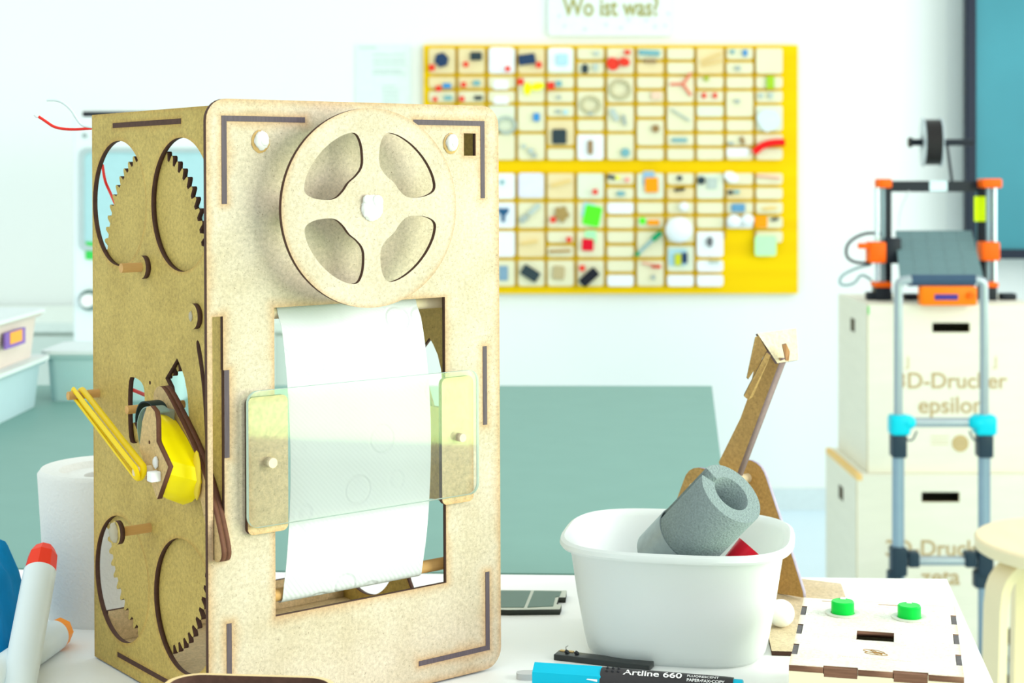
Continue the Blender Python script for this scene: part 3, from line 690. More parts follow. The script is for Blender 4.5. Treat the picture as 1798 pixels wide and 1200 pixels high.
# black bar behind the pen
q0 = onz(972, 1160, TABLE); q1 = onz(1140, 1180, TABLE); bar = thing('black_bar', 'flat black plastic bar with two pins, lying behind the felt pen', 'plastic bar', q0); dv = q1 - q0; bl = dv.length
bar.rotation_euler = (0, 0, math.atan2(dv.y, dv.x))
MB().box(0, 0, 0, bl, .011, .004, .0005).done('body', mat('black_slate', (.04, .045, .045), .3), bar, 30)
for x in (.007, .014): MB().cyl((x, .006, .004), (x + .001, .006, .0052), .0017).done('pin', BLACK, bar, 40)
MB().tube([(.006, .008, .004), (.006, .008, .0075), (.0075, .008, .0085)], .0004, 6).done('wire_end', MATS['tin'], bar, 60)
MB().box(.001, .0085, .0035, .011, .0115, .0045, .0004).done('gold_strip', mat('brass', (.6, .4, .15), .3, .6), bar)
# small scrap at the pen's left end
sc_ = MB().loft([[(x, y, z) for x, y in superell(.008, .005, 2.4, 24)] for z in (0, .004)]).done('plastic_scrap', mat('scrap_grey', (.55, .55, .55), .4), None, 40, onz(928, 1192, TABLE)); tag(sc_, 'small grey cap lying at the left end of the felt pen', 'cap')

# small dark circuit plate right of the machine
pc = thing('solar_plate', 'small dark green circuit plate with a notch, flat on the table beside the machine', 'circuit plate', onz(983, 1080, TABLE))
def tl(px, py): v = onz(px, py, TABLE + .004) - pc.location; return (v.x, v.y)
po = [tl(820, 1036), tl(995, 1038), tl(993, 1050), tl(981, 1050), tl(977, 1062), tl(986, 1063), tl(983, 1071), tl(892, 1072), tl(892, 1072), tl(820, 1070)]
plate('board', po, [], 0, .0042, [mat('pale_frame', (.55, .58, .50), .5), mat('dark_edge', (.03, .035, .03), .5)], pc, 'xy')
gp = mat('green_glass', (.055, .125, .10), .3, var=.1)
plate('panel', [tl(830, 1039), tl(932, 1039), tl(920, 1068), tl(830, 1068)], [], .0042, .0004, [gp, gp], pc, 'xy')
plate('panel', [tl(938, 1039), tl(986, 1040), tl(982, 1049), tl(975, 1050), tl(971, 1066), tl(926, 1068)], [], .0042, .0004, [gp, gp], pc, 'xy')

# left: markers and cloth
def markerpen(name, a, c, r, capc, label, caplen):
    a = Vector(a); c = Vector(c); d = (c - a); L = d.length; o = thing(name, label, 'marker', a); o.rotation_mode = 'QUATERNION'; o.rotation_quaternion = d.to_track_quat('Z', 'Y')
    MB().lathe([(0, 0), (r * .95, 0), (r, .002), (r, L - caplen), (0, L - caplen)], 40).done('barrel', mat('marker_white', (.72, .80, .82), .35, var=.02), o, 40)
    MB().lathe([(r * .99, L - caplen), (r * .9, L - caplen * .35), (r * .62, L - caplen * .05), (r * .5, L), (0, L)], 8).done('cap', capc, o, 20)
    return o
markerpen('marker', at(22, 1262, .985), at(78, 962, 1.09), .0108, mat('red_cap', (.85, .04, .01), .4), 'thick white marker with a red cap leaning at the lower left', .021)
markerpen('marker', onz(-60, 1225, TABLE + .012), onz(112, 1105, TABLE + .010), .0108, mat('orange_cap', (1.0, .30, .0), .4), 'white marker with an orange cap lying behind the red-capped one', .018)
CL = mat('blue_cloth', (.0, .20, .46), .9, scale=60, var=.3, bump=.5, bdist=.002)
b = MB(); G = []
for i in range(25):
    row = []
    for j in range(17):
        u_, v_ = i / 24, j / 16; x = -.52 + .190 * u_; y = 1.05 + .092 * v_
        e_ = min(1, 6 * u_, 12 * (1 - u_), 5 * v_, 5 * (1 - v_))
        z = TABLE + .001 + (.064 * math.sin(min(1, (1 - u_) * 7) * PI / 2) ** 1.3 + .006 * math.sin(u_ * 17 + v_ * 9) + .005 * math.sin(v_ * 21 - u_ * 8)) * max(0, e_) ** .6
        row.append(b.bm.verts.new((x, y, z)))
    G.append(row)
for i in range(24):
    for j in range(16): b.bm.faces.new((G[i][j], G[i + 1][j], G[i + 1][j + 1], G[i][j + 1]))
o = b.done('cloth', CL, None, 80); so = o.modifiers.new('thick', 'SOLIDIFY'); so.thickness = .001; tag(o, 'crumpled blue cloth at the left edge of the white table', 'cloth')

# tray edge at the very front
tr = thing('wooden_tray', 'pale wooden tray whose rounded rim shows at the bottom edge', 'tray', (-.12, .80, TABLE))
TRW = mat('tray_wood', (.80, .60, .32), .5, scale=20, var=.1)
zt = ZC - (1187 - YH) / F * .865 - TABLE
ou = rrect(-.070, -.05, .022, .065, .018); inn = rrect(-.067, -.047, .019, .062, .015)
plate('rim', ou, [inn], .003, zt - .003, [TRW, EDGE], tr, 'xy')
plate('bottom', ou, [], 0, .003, [TRW, EDGE], tr, 'xy')
tr.rotation_euler = (0, 0, math.radians(-5))

# ================================================================== BACKGROUND LEFT
def bin_(name, px0, px1, ytop, ybot, d, depth, col, label, lid=True, stripe=None, liner=None):
    a = at(px0, ybot, d); c = at(px1, ytop, d); w_ = c.x - a.x; h_ = c.z - a.z
    o = thing(name, label, 'storage box', (a.x + w_ / 2, d + depth / 2, a.z))
    m = mat(name + str(len(MATS)), col, .3, trans=.3, var=.03)
    lo = [[(x, y, z) for x, y in rrect(-w_ / 2 * k, -depth / 2 * k, w_ / 2 * k, depth / 2 * k, .015, 4)] for k, z in ((.90, 0), (.94, h_ * .9), (.98, h_ * .9), (1.0, h_ * .985), (.92, h_ * .985), (.91, h_ * .88), (.87, .004))]
    MB().loft(lo).done('body', m, o, 40)
    if lid:
        MB().prism(rrect(-w_ / 2 * 1.02, -depth / 2 * 1.02, w_ / 2 * 1.02, depth / 2 * 1.02, .018, 4), h_ * .985, h_ * 1.06).done('lid', mat('bin_lid', (.80, .88, .88), .4, trans=.2), o)
    return o, w_, h_, m
b1, w1_, h1_, _ = bin_('storage_box', -420, -30, 674, 768, 2.0, .29, (.62, .80, .86), 'clear blue storage box at left, lower of two stacked on the grey table')
b1.location.z = TABLE
b2, w2_, h2_, _ = bin_('storage_box', -415, -34, 580, 670, 2.0, .28, (.90, .78, .72), 'pinkish storage box with orange label, stacked on the blue box at left')
b2.location.z = TABLE + h1_ * 1.06
xr_ = w2_ / 2 * .965
MB().box(xr_, -.035, h2_ * .42, xr_ + .003, .050, h2_ * .76).done('label_card', mat('purple_print', (.22, .12, .45), .5), b2)
MB().box(xr_ + .003, -.018, h2_ * .50, xr_ + .004, .033, h2_ * .74).done('label_print', mat('orange_print', (.9, .38, .05), .5), b2)
b3, w3_, h3_, _ = bin_('storage_box', 70, 330, 606, 690, 2.31, .14, (.60, .84, .84), 'clear storage box with green contents, behind the left side of the machine')
b3.location.z = TABLE
MB().box(-w3_ * .37, -.062, .006, w3_ * .36, .062, h3_ * .40, .006).done('contents', mat('green_stuff', (.30, .55, .25), .8, scale=30, var=.3), b3)
MB().box(-w3_ * .38, -.064, h3_ * .42, w3_ * .38, .064, h3_ * .72, .006).done('contents', mat('teal_stuff', (.20, .62, .60), .8, scale=30, var=.3), b3)

sb = thing('low_cabinet', 'low pale cabinet against the back wall at the left', 'cabinet', (-1.35, 4.66, 0))
zz = at(0, 566, 4.54).z
PALE = mat('pale_cabinet', (.66, .74, .68), .6, var=.02)
MB().box(-.75, -.1, .08, .95, .45, zz - .03).done('body', PALE, sb); MB().box(-.77, -.12, zz - .03, .97, .47, zz, .004).done('worktop', mat('pale_top', (.78, .84, .78), .5), sb)
MB().box(-.7, -.05, 0, .9, .4, .08).done('plinth', BLACK, sb)
for x in (-.74, -.17, .39): MB().box(x, -.118, .10, x + .55, -.1, zz - .04, .003).done('door', PALE, sb)

tw = thing('tall_cabinet', 'tall white equipment cabinet with blue glass window standing behind the machine', 'cabinet', (0, 4.0, 0))
d = 4.0; xa = at(128, 0, d).x; xb = at(430, 0, d).x; zt_ = at(0, 205, d).z
WC = mat('cabinet_white', (.80, .88, .88), .4, var=.01)
MB().box(xa, 0, .03, xb, .5, zt_, .008).done('body', WC, tw, 30)
MB().box(xa + .02, .01, zt_, xb, .48, at(0, 195, d).z, .004).done('top_cover', BLACK, tw)
MB().box(xa + .02, .02, 0, xb - .02, .48, .03).done('plinth', BLACK, tw)
v0 = at(149, 432, d); v1 = at(415, 268, d)
plate('window_frame', rrect(v0.x - .012, v0.z - .012, v1.x + .012, v1.z + .012, .02), [rrect(v0.x, v0.z, v1.x, v1.z, .015)], -.008, .008, [mat('frame_grey', (.45, .55, .56), .4), MATS['frame_grey']], tw, 'xz')
plate('window_pane', rrect(v0.x, v0.z, v1.x, v1.z, .015), [], -.004, .004, [mat('blue_glass', (.42, .66, .70), .12, var=.04), MATS['blue_glass']], tw, 'xz')
v = at(157, 440, d); MB().box(v.x - .008, -.006, v.z - .022, v.x + .012, 0, v.z + .022).done('sticker', mat('green_sticker', (.05, .6, .10), .5), tw)
for px, py in ((158, 527), (340, 380)):
    v = at(px, py, d); MB().cyl((v.x, -.03, v.z), (v.x, 0, v.z), .017).done('knob', WHITE, tw, 40); MB().cyl((v.x, -.008, v.z), (v.x, -.001, v.z), .026).done('knob_ring', mat('knob_dark', (.12, .2, .18), .5), tw, 40)
v = at(149, 238, d); MB().cyl((v.x, -.004, v.z), (v.x, 0, v.z), .006).done('screw', mat('screw_grey', (.35, .42, .42), .4), tw, 40)

# ================================================================== WALL THINGS
k = WD / F
def wl(px, py, y=0): v = at(px, py, WD - y); return v
def flat_rect(name, px0, py0, px1, py1, y, tk_, m, parent=None, r=.004):
    a = at(px0, py1, WD - y); c = at(px1, py0, WD - y)
    return plate(name, rrect(a.x, a.z, c.x, c.z, r, 3), [], WD - y, tk_, [m, m], parent, 'xz')
def on_wall(o): return o
pp = thing('paper_sheet', 'pale printed sheet on the wall left of the yellow board', 'sheet', wl(674, 140))
def sub(o, parent):   # keep world placement while parenting
    o.parent = parent; o.location = -parent.location; return o
sub(flat_rect('sheet', 624, 78, 722, 215, .004, .003, mat('sheet_paper', (.74, .84, .82), .7)), pp)
PG = mat('faint_print', (.60, .70, .68), .7)
for y0, x0, x1, h in ((82, 632, 660, 4), (95, 655, 710, 3), (104, 655, 712, 4), (112, 655, 712, 3), (122, 655, 705, 4), (128, 655, 712, 3), (150, 672, 695, 3), (157, 670, 700, 3), (164, 672, 700, 3), (171, 672, 700, 3), (178, 672, 700, 3)):
    sub(flat_rect('print_line', x0, y0, x1, y0 + h * .7, .006, .0015, PG, r=.0005), pp)
sg = thing('wall_sign', 'white sign reading Wo ist was? at the top above the yellow board', 'sign', wl(1070, 10))
sub(flat_rect('sign_plate', 962, -95, 1180, 63, .014, .010, mat('sign_white', (.80, .88, .84), .6), r=.012), sg)
v = at(1073, 14, WD - .016); tx = text('lettering', 'Wo ist was?', .082, (v.x, v.y, v.z), (PI / 2, 0, 0), mat('sign_olive', (.40, .38, .12), .7), None, .0008, bold=.0012); tx.scale.x = .76
sub_l = tx.location.copy(); tx.parent = sg; tx.location = sub_l - sg.location
for px, py in ((982, 28), (991, 46), (1027, 51), (1064, 43), (1091, 49), (1104, 35), (1135, 36), (1150, 47), (1168, 45), (1174, 24)):
    v = at(px, py, WD - .0155); q = MB().cyl((v.x, v.y - .001, v.z), (v.x, v.y + .001, v.z), .005, seg=12).done('dot', PG, None); sub(q, sg)

# yellow board
by0 = WD - .03
bd = thing('display_board', 'yellow wooden wall board filled with rows of small cream plates', 'board', wl(1075, 298))
YB = mat('yellow_board', (.95, .58, .0), .9, scale=4, var=.18, stretch=(.4, 1, 6))
a = at(744, 516, by0); c = at(1401, 79, by0)
sub(plate('panel', rect(a.x, a.z, c.x, c.z), [], by0, .028, [YB, YB], None, 'xz'), bd)
GRO = mat('ochre_slat', (.62, .36, .03), .6, scale=40, var=.15)
COLX = [776, 828, 881, 933, 984.5, 1037, 1089.5, 1142, 1195, 1247, 1299, 1351]
for i, x in enumerate(COLX[:-1]):
    xm = (x + COLX[i + 1]) / 2
    for (ya, yb) in ((82, 283), (302, 506)):
        if i < 1 and ya > 200: continue
        if i == 10 and ya > 200: yb = 425
        if i >= 9 and ya > 200 and i < 10: yb = 420
        q = flat_rect('divider', xm - 1.6, ya, xm + 1.6, yb, .036, .006, GRO, r=.0005); sub(q, bd)
up = {0: 'BSSBB', 1: 'BSSBB', 2: 'BSSBB', 3: 'BBBB', 4: 'BSSSBS', 5: 'SSSBSB', 6: 'BBBB', 7: 'SSSSSBS', 8: 'SSBBSS', 9: 'BSSSSSS', 10: 'SSSBSSS', 11: 'BSSBSS'}
lo = {2: 'BBBB', 3: 'BBBB', 4: 'BBSSB', 5: 'BBBB', 6: 'SSSSSSSS', 7: 'BSSBB', 8: 'SSSBBS', 9: 'BSSBSS', 10: 'SSSS', 11: 'SSSSS'}
CRM = mat('cream_plate', (.80, .76, .52), .6, scale=12, var=.05); WPL = mat('white_plate', (.86, .90, .92), .6, var=.02); PGR = mat('greenish_plate', (.76, .80, .62), .6, scale=12, var=.05); OCH = mat('ochre_plate', (.82, .68, .38), .6, scale=12, var=.06)
white = {(0, 2, 0), (0, 5, 5), (1, 2, 0), (1, 2, 1), (1, 2, 2), (1, 6, 2), (1, 6, 7), (1, 9, 3), (1, 9, 5), (1, 10, 3), (1, 8, 5), (1, 9, 4)}
green_ = {(0, 4, 0), (0, 9, 3), (0, 11, 3), (1, 9, 0), (1, 7, 0), (1, 8, 4), (1, 5, 0), (0, 2, 3)}
ochre = {(0, 0, 0), (0, 1, 0), (0, 3, 0), (0, 9, 0), (0, 0, 1), (0, 1, 1), (1, 4, 0), (1, 3, 2), (0, 4, 4), (0, 7, 1), (1, 8, 1), (1, 10, 1)}
NUM = ['first', 'second', 'third', 'fourth', 'fifth', 'sixth', 'seventh', 'eighth', 'ninth', 'tenth', 'eleventh', 'twelfth']
YP = WD - .044
kk = YP / F
def pmesh(hpx, m):
    P = rrect(-23 * kk, -hpx * kk, 23 * kk, 0, .010, 3)
    Q = [(x, z - (.006 * math.cos(x / (23 * kk) * PI / 2) if z > -.004 else 0)) for x, z in P]
    o = plate('tmp', Q, [], -.0, .008, [m, m], None, 'xz'); me = o.data; me.name = 'display_plate'; bpy.data.objects.remove(o); return me
PM = {}
PLATES = []
first_plate = {}
for blk, (tbl, y0, un, ctx) in enumerate(((up, 82.5, 25.2, 'upper'), (lo, 302.5, 25.5, 'lower'))):
    for c, s in tbl.items():
        yy = y0
        for i, ch in enumerate(s):
            n_u = 2 if ch == 'B' else 1; h = un * n_u - 4.5
            key = (blk, c, i)
            m, mn = (WPL, 'white') if key in white else (PGR, 'greenish') if key in green_ else (OCH, 'ochre') if key in ochre else (CRM, 'cream')
            kx = (ch, mn)
            v = at(COLX[c], yy + 1, YP)
            lab = '%s %s plate, %s down in %s column from right, %s block of yellow board' % ('large square' if ch == 'B' else 'small flat', mn, NUM[i], NUM[11 - c], ctx)
            if not (v.z < at(0, 190, YP).z and COLX[c] + 23 < 878 and True) or False:
                if kx not in first_plate:
                    o = bpy.data.objects.new('display_plate', pmesh(h, m)); first_plate[kx] = o
                else: o = first_plate[kx].copy()
                COL.objects.link(o); o.location = v; tag(o, lab, 'plate', 'plates on the yellow board')
            PLATES.append((blk, c, i, yy, yy + un * n_u, ctx, NUM[i], NUM[11 - c]))
            yy += un * n_u

def where(px, py):
    best = None
    for (blk, c, i, a, b_, ctx, n1, n2) in PLATES:
        d_ = abs(COLX[c] - px) + (0 if a <= py <= b_ else min(abs(a - py), abs(b_ - py)) * 3)
        if best is None or d_ < best[0]: best = (d_, ctx, n1, n2)
    return best[1:]
USED = {}
CM = {'red': (.80, .04, .02), 'navy': (.02, .05, .12), 'dark': (.03, .05, .06), 'blue': (.05, .28, .62), 'teal': (.18, .42, .46), 'white': (.88, .92, .95), 'paleblue': (.45, .70, .78), 'yellow': (.95, .95, .0),
      'brown': (.32, .19, .07), 'tan': (.52, .42, .22), 'green': (.10, .88, .02), 'darkgreen': (.0, .36, .14), 'lavender': (.76, .76, .93), 'orange': (1.0, .34, .0), 'pink': (.88, .35, .30), 'steel': (.50, .58, .52),
      'lightgreen': (.42, .90, .48), 'olive': (.40, .48, .05), 'salmon': (.85, .40, .28), 'grey': (.40, .46, .42), 'black': (.01, .012, .02), 'gold': (.82, .60, .22), 'lime': (.35, .60, .02)}
def item(nm, cat, desc, col, px, py, w_, h_, rot=0, shape='box', tk_=.010, y=None):
    yy = (YP - .0005) if y is None else y
    v = at(px, py, yy); ww = w_ * kk; hh = h_ * kk; m = mat('item_' + col, CM[col], .55, scale=50, var=.06)
    if shape == 'box': P = rrect(-ww / 2, -hh / 2, ww / 2, hh / 2, min(ww, hh) * .12, 3)
    elif shape == 'oval': P = [(ww / 2 * math.cos(2 * PI * q / 28), hh / 2 * math.sin(2 * PI * q / 28)) for q in range(28)]
    elif shape == 'hex': P = [(ww / 2 * math.cos(2 * PI * q / 6), hh / 2 * math.sin(2 * PI * q / 6)) for q in range(6)]
    elif shape == 'star': P = chaikin([(ww / 2 * (1 if q % 2 else .62) * math.cos(2 * PI * q / 10 + .3), hh / 2 * (1 if q % 2 else .62) * math.sin(2 * PI * q / 10 + .3)) for q in range(10)], 1)
    elif shape == 'funnel': P = [(-ww / 2, hh / 2), (ww / 2, hh / 2), (ww * .42, hh * .2), (ww * .15, 0), (ww * .12, -hh / 2), (-ww * .12, -hh / 2), (-ww * .15, 0), (-ww * .42, hh * .2)]
    elif shape == 'blob':
        rs = random.Random(int(px * 7 + py)); P = chaikin([(ww / 2 * rs.uniform(.7, 1.1) * math.cos(2 * PI * q / 9), hh / 2 * rs.uniform(.7, 1.1) * math.sin(2 * PI * q / 9)) for q in range(9)], 2)
    if shape == 'ball':
        o = MB().ball((0, 0, 0), ww / 2, 3, (1, .8, hh / ww)).done(nm, m, None, 60); v.y -= ww * .42
    elif shape == 'ring':
        b = MB(); n_ = 30
        for q, (f1, f2) in enumerate(((1, 1), (.86, .93), (.95, .82))): b.tube([(ww / 2 * f1 * math.cos(2 * PI * j / n_), -.003 * q, hh / 2 * f2 * math.sin(2 * PI * j / n_)) for j in range(n_)], .0028, 6, True)
        o = b.done(nm, m, None, 60); v.y -= .004
    else:
        o = plate(nm, P, [], -tk_, tk_, [m, m], None, 'xz')
    o.location = v; o.rotation_euler = (0, math.radians(-rot), 0)
    ctx, n1, n2 = where(px, py)
    lab = '%s, %s column from right, %s plate down, %s block' % (desc, n2, n1, ctx)
    if lab in USED: lab = lab.replace(desc, desc + (' to the right' if px > USED[lab] else ' to the left'))
    USED[lab] = px
    tag(o, lab, cat); return o
RD = [(758, 119, 11), (818, 113, 9), (891.5, 121, 9), (946, 114, 10), (770, 155.5, 10), (814, 149, 9), (914, 143.5, 11), (967, 151, 13), (764, 174.5, 8), (811, 174, 9), (1045, 337, 9), (971, 386, 10), (999, 421, 9), (1022, 471, 10)]
for px, py, s_ in RD: item('sticker', 'sticker', 'small red sticker', 'red', px, py, s_, s_, 8, tk_=.004, y=YP - .012)
I = item
I('sample_part', 'part', 'dark blue hexagonal part', 'navy', 775.5, 105.5, 26, 27, 15, 'hex')
I('sample_part', 'part', 'dark square chip', 'dark', 836, 99, 20, 14)
I('card', 'card', 'white paper card', 'white', 880, 104, 40, 42, tk_=.003)
I('circuit_board', 'circuit board', 'dark navy circuit board', 'navy', 925, 104.5, 30, 18, 8)
I('card', 'card', 'white card under a blue square', 'white', 984, 104, 40, 40, tk_=.003)
I('sample_part', 'part', 'pale blue square', 'paleblue', 987, 105, 20, 20, y=YP - .004)
I('sample_part', 'part', 'blue block', 'blue', 785, 151, 14, 9)
I('sample_part', 'part', 'dark teal chip', 'teal', 837, 146, 12, 8)
I('card', 'card', 'white card', 'white', 879.5, 149, 26, 16, tk_=.003)
I('sample_part', 'part', 'upright yellow piece', 'yellow', 926, 156, 13, 22, shape='oval')
I('sample_part', 'part', 'wide yellow piece', 'yellow', 944, 152, 24, 13, 10, 'oval', y=YP - .003)
I('sample_part', 'part', 'teal block', 'teal', 981, 147, 10, 9)
I('sample_part', 'part', 'small teal bar', 'teal', 787, 172, 14, 7)
I('sample_part', 'part', 'dark green bar', 'dark', 840, 172, 14, 7)
I('card', 'card', 'white card', 'white', 880, 176, 26, 14, tk_=.003)
I('sample_part', 'part', 'small grey screw', 'grey', 981, 171, 8, 5); I('sample_part', 'part', 'small grey screw', 'grey', 979.5, 196, 8, 6)
I('sample_part', 'part', 'pale blue clip', 'paleblue', 993, 197, 8, 7)
I('sample_part', 'part', 'blue button', 'blue', 942, 206, 11, 14)
I('circuit_board', 'circuit board', 'black square module', 'dark', 982, 240, 25, 26)
I('sample_part', 'part', 'dark oval roller', 'dark', 1027, 121, 12, 17, shape='oval')
I('sample_part', 'part', 'pale green clip', 'steel', 1047, 94, 10, 6)
I('sample_part', 'part', 'pale steel spring', 'steel', 1046, 118, 8, 12)
I('sample_part', 'part', 'big red blob', 'red', 1077, 112, 26, 24, 0, 'blob'); I('sample_part', 'part', 'red oval', 'red', 1096, 109, 20, 15, -15, 'oval', y=YP - .006); I('sample_part', 'part', 'small red tip', 'red', 1101.5, 92, 10, 7)
I('coil', 'coil', 'coil of thin grey-green cable', 'steel', 889, 220, 34, 30, 0, 'ring')
I('coil', 'coil', 'coil of cream cord', 'gold', 1089, 157, 36, 34, 0, 'ring').data.materials[0] = mat('item_cord', (.62, .58, .36), .7)
I('coil', 'coil', 'loose cream cord loop', 'gold', 1037, 184, 34, 30, 0, 'ring').data.materials[0] = MATS['item_cord']
I('sample_part', 'part', 'small dark bead', 'grey', 1037, 199, 8, 6)
I('sample_part', 'part', 'brown strip', 'brown', 1036.5, 259, 8, 24)
I('sample_part', 'part', 'teal disc', 'teal', 1098, 268, 15, 15, shape='oval')
I('sample_part', 'part', 'small steel piece', 'steel', 920, 257, 7, 7); I('sample_part', 'part', 'steel nut', 'steel', 932, 265, 12, 10, 30, 'hex'); I('sample_part', 'part', 'olive steel bit', 'grey', 938, 273, 8, 7)
I('sample_part', 'part', 'steel strand bundle', 'steel', 1079, 202, 10, 22, 30); I('sample_part', 'part', 'dark steel strand', 'grey', 1096, 211, 5, 18, 10)
I('sample_part', 'part', 'teal strip', 'teal', 1140, 93, 36, 9, -3); I('sample_part', 'part', 'brown peg', 'brown', 1142, 107.5, 20, 6)
I('sample_part', 'part', 'clear pink piece', 'salmon', 1152, 168, 16, 12).data.materials[0] = mat('item_faintpink', (.86, .62, .46), .6)
yo = MB()
for q in ((-.040, .0), (.026, .036), (.026, -.036)): yo.tube([(0, 0, 0), (q[0], 0, q[1])], .0042, 8)
o = yo.done('sample_part', mat('item_coral', (.85, .22, .14), .5), None, 60, at(1199, 148, YP - .006)); tag(o, 'red Y-shaped connector, fourth column from right, third plate down, upper block of board', 'part')
I('sample_part', 'part', 'small red peg', 'red', 1236, 168, 6, 9); I('sample_part', 'part', 'small red peg', 'red', 1255, 168, 6, 9)
I('sample_part', 'part', 'long cream stick', 'gold', 1249, 101, 40, 2.5, 22); I('sample_part', 'part', 'lower cream stick', 'gold', 1250, 111, 38, 2.5, 14)
I('sample_part', 'part', 'small bright blue piece', 'blue', 1308, 93, 7, 11); I('sample_part', 'part', 'pale teal bit', 'teal', 1286, 91, 6, 7); I('sample_part', 'part', 'small dark cube', 'grey', 1295, 120, 9, 7)
I('sample_part', 'part', 'lime green piece', 'lime', 1352, 145, 13, 22)
I('sample_part', 'part', 'small steel piece', 'steel', 1353, 168, 8, 10); I('sample_part', 'part', 'small steel ring', 'steel', 1336, 168, 8, 10, shape='oval')
I('bag', 'bag', 'pale bluish plastic bag', 'white', 1350, 212, 44, 50, 0, 'blob', y=YP - .004).data.materials[0] = mat('item_bag', (.68, .80, .80), .4)
b = MB(); b.tube(open_smooth([(-.048, 0, -.020), (-.02, 0, .004), (.015, 0, .012), (.050, 0, .012)], 2), .0115, 10)
o = b.done('sample_part', mat('item_scarlet', (.88, .005, .005), .35), None, 60, at(1350, 257, YP - .016)); tag(o, 'big curved red handle at the right end of the upper block of board', 'handle')
I('sample_part', 'part', 'round brown disc', 'brown', 1151, 226, 13, 13, shape='oval'); I('sample_part', 'part', 'olive bead', 'olive', 1240, 138, 8, 8); I('sample_part', 'part', 'teal bar', 'teal', 1193, 246, 26, 6)
I('sample_part', 'part', 'grey rod', 'steel', 1195, 202, 38, 2.5, -32); I('sample_part', 'part', 'small dark bit', 'grey', 1294, 178, 9, 6)
I('sample_part', 'part', 'dark bit', 'grey', 1283, 252, 9, 6); I('sample_part', 'part', 'brown bit', 'brown', 1303, 247, 6, 13, 15)
I('card', 'card', 'white slip', 'white', 1295, 267, 38, 14, tk_=.003)
I('sample_part', 'part', 'navy funnel', 'blue', 884, 378, 20, 24, shape='funnel').data.materials[0] = mat('item_funnel', (.02, .10, .22), .5)
I('sample_part', 'part', 'small teal dot', 'teal', 882, 320, 7, 8, shape='oval')
I('sticky_note', 'sticky note', 'lavender square note', 'lavender', 932, 325, 43, 42, tk_=.004)
I('sample_part', 'part', 'upper steel clip', 'steel', 938, 368, 26, 9, 42); I('sample_part', 'part', 'lower dark steel clip', 'grey', 920, 384, 16, 11, 38)
I('sample_part', 'part', 'brown star-shaped piece', 'brown', 986, 376, 32, 34, 10, 'star').data.materials[0] = mat('item_starbrown', (.40, .27, .09), .6)
I('sample_part', 'part', 'tan wooden bar', 'gold', 985, 322, 36, 5, 16)
I('sticky_note', 'sticky note', 'bright green sticky note', 'green', 1040, 379, 29, 35, -12, tk_=.004, y=YP - .004)
I('sticky_note', 'sticky note', 'cyan note under the green one', 'paleblue', 1033, 369, 22, 26, -12, tk_=.003)
I('sticky_note', 'sticky note', 'dark red square note', 'red', 1032, 430, 20, 21, -3, tk_=.004, y=YP - .005).data.materials[0] = mat('item_crimson', (.75, .0, .02), .5)
I('sticky_note', 'sticky note', 'pale green note behind the red one', 'lightgreen', 1037, 416, 20, 22, 0, tk_=.003)
I('sample_part', 'part', 'brown twig piece', 'brown', 983, 441, 38, 4, 2).data.materials[0] = mat('item_twig', (.48, .28, .08), .6)
I('phone', 'phone', 'tilted dark grey device', 'dark', 931, 480, 32, 19, -32, tk_=.014)
I('sample_part', 'part', 'tan felt square', 'tan', 981, 479, 20, 23, -5)
I('phone', 'phone', 'black tilted device', 'black', 1034, 487, 36, 17, 42, tk_=.016)
I('sample_part', 'part', 'dark teal clip', 'dark', 1073, 311, 14, 6, -15); I('sample_part', 'part', 'pink dot', 'pink', 1101, 316, 9, 8, shape='oval'); I('sample_part', 'part', 'yellow bit', 'yellow', 1084, 312, 7, 5)
I('sample_part', 'part', 'blue-grey gear piece', 'teal', 1090, 340, 20, 11, shape='star')
I('card', 'card', 'blue photo card', 'blue', 884, 480, 16, 26, tk_=.003).data.materials[0] = mat('item_slate', (.22, .36, .48), .5)
I('sample_part', 'part', 'cream rod', 'gold', 929, 426, 30, 4, 10)
I('sticky_note', 'sticky note', 'blue note behind the orange one', 'blue', 1139, 313, 20, 24, tk_=.003).data.materials[0] = mat('item_dusty', (.30, .50, .68), .6)
I('sticky_note', 'sticky note', 'orange square note', 'orange', 1144, 325, 23, 26, 1, tk_=.004, y=YP - .005)
I('sample_part', 'part', 'dark bead', 'dark', 1193, 313, 9, 9, shape='oval'); I('sample_part', 'part', 'black squiggle', 'black', 1193, 333, 18, 5, 8)
I('sample_part', 'part', 'dark round knob', 'dark', 1231, 317, 14, 14, shape='oval'); I('sample_part', 'part', 'grey film piece', 'steel', 1250, 322, 18, 20, tk_=.003)
I('foam_piece', 'foam', 'white foam piece', 'white', 1283, 311, 26, 17, -25, 'oval', .02)
I('sample_part', 'part', 'small dark bolt', 'dark', 1282, 338, 8, 7); I('sample_part', 'part', 'teal screw', 'teal', 1293, 337, 10, 5)
I('sample_part', 'part', 'blue rectangular module', 'blue', 1296, 365, 23, 14).data.materials[0] = mat('item_module', (.12, .32, .52), .5)
I('sample_part', 'part', 'bright green bead', 'green', 1128, 388, 11, 12, shape='oval'); I('sample_part', 'part', 'orange bar', 'orange', 1147, 391, 20, 9)
I('foam_ball', 'ball', 'large white foam ball', 'white', 1190, 403, 48, 46, shape='ball'); I('foam_ball', 'ball', 'small white foam ball', 'white', 1200, 363, 18, 17, shape='ball')
I('foam_ball', 'ball', 'white cotton ball', 'white', 1287, 388, 25, 23, shape='ball'); I('foam_ball', 'ball', 'second white cotton ball', 'white', 1311, 386, 23, 21, shape='ball')
gb = thing('screwdriver', 'green-handled brush lying diagonally on the lower block of the board', 'brush', at(1120, 446, YP - .008))
g1 = at(1146, 421, YP - .008) - gb.location; g2 = at(1161, 408, YP - .008) - gb.location
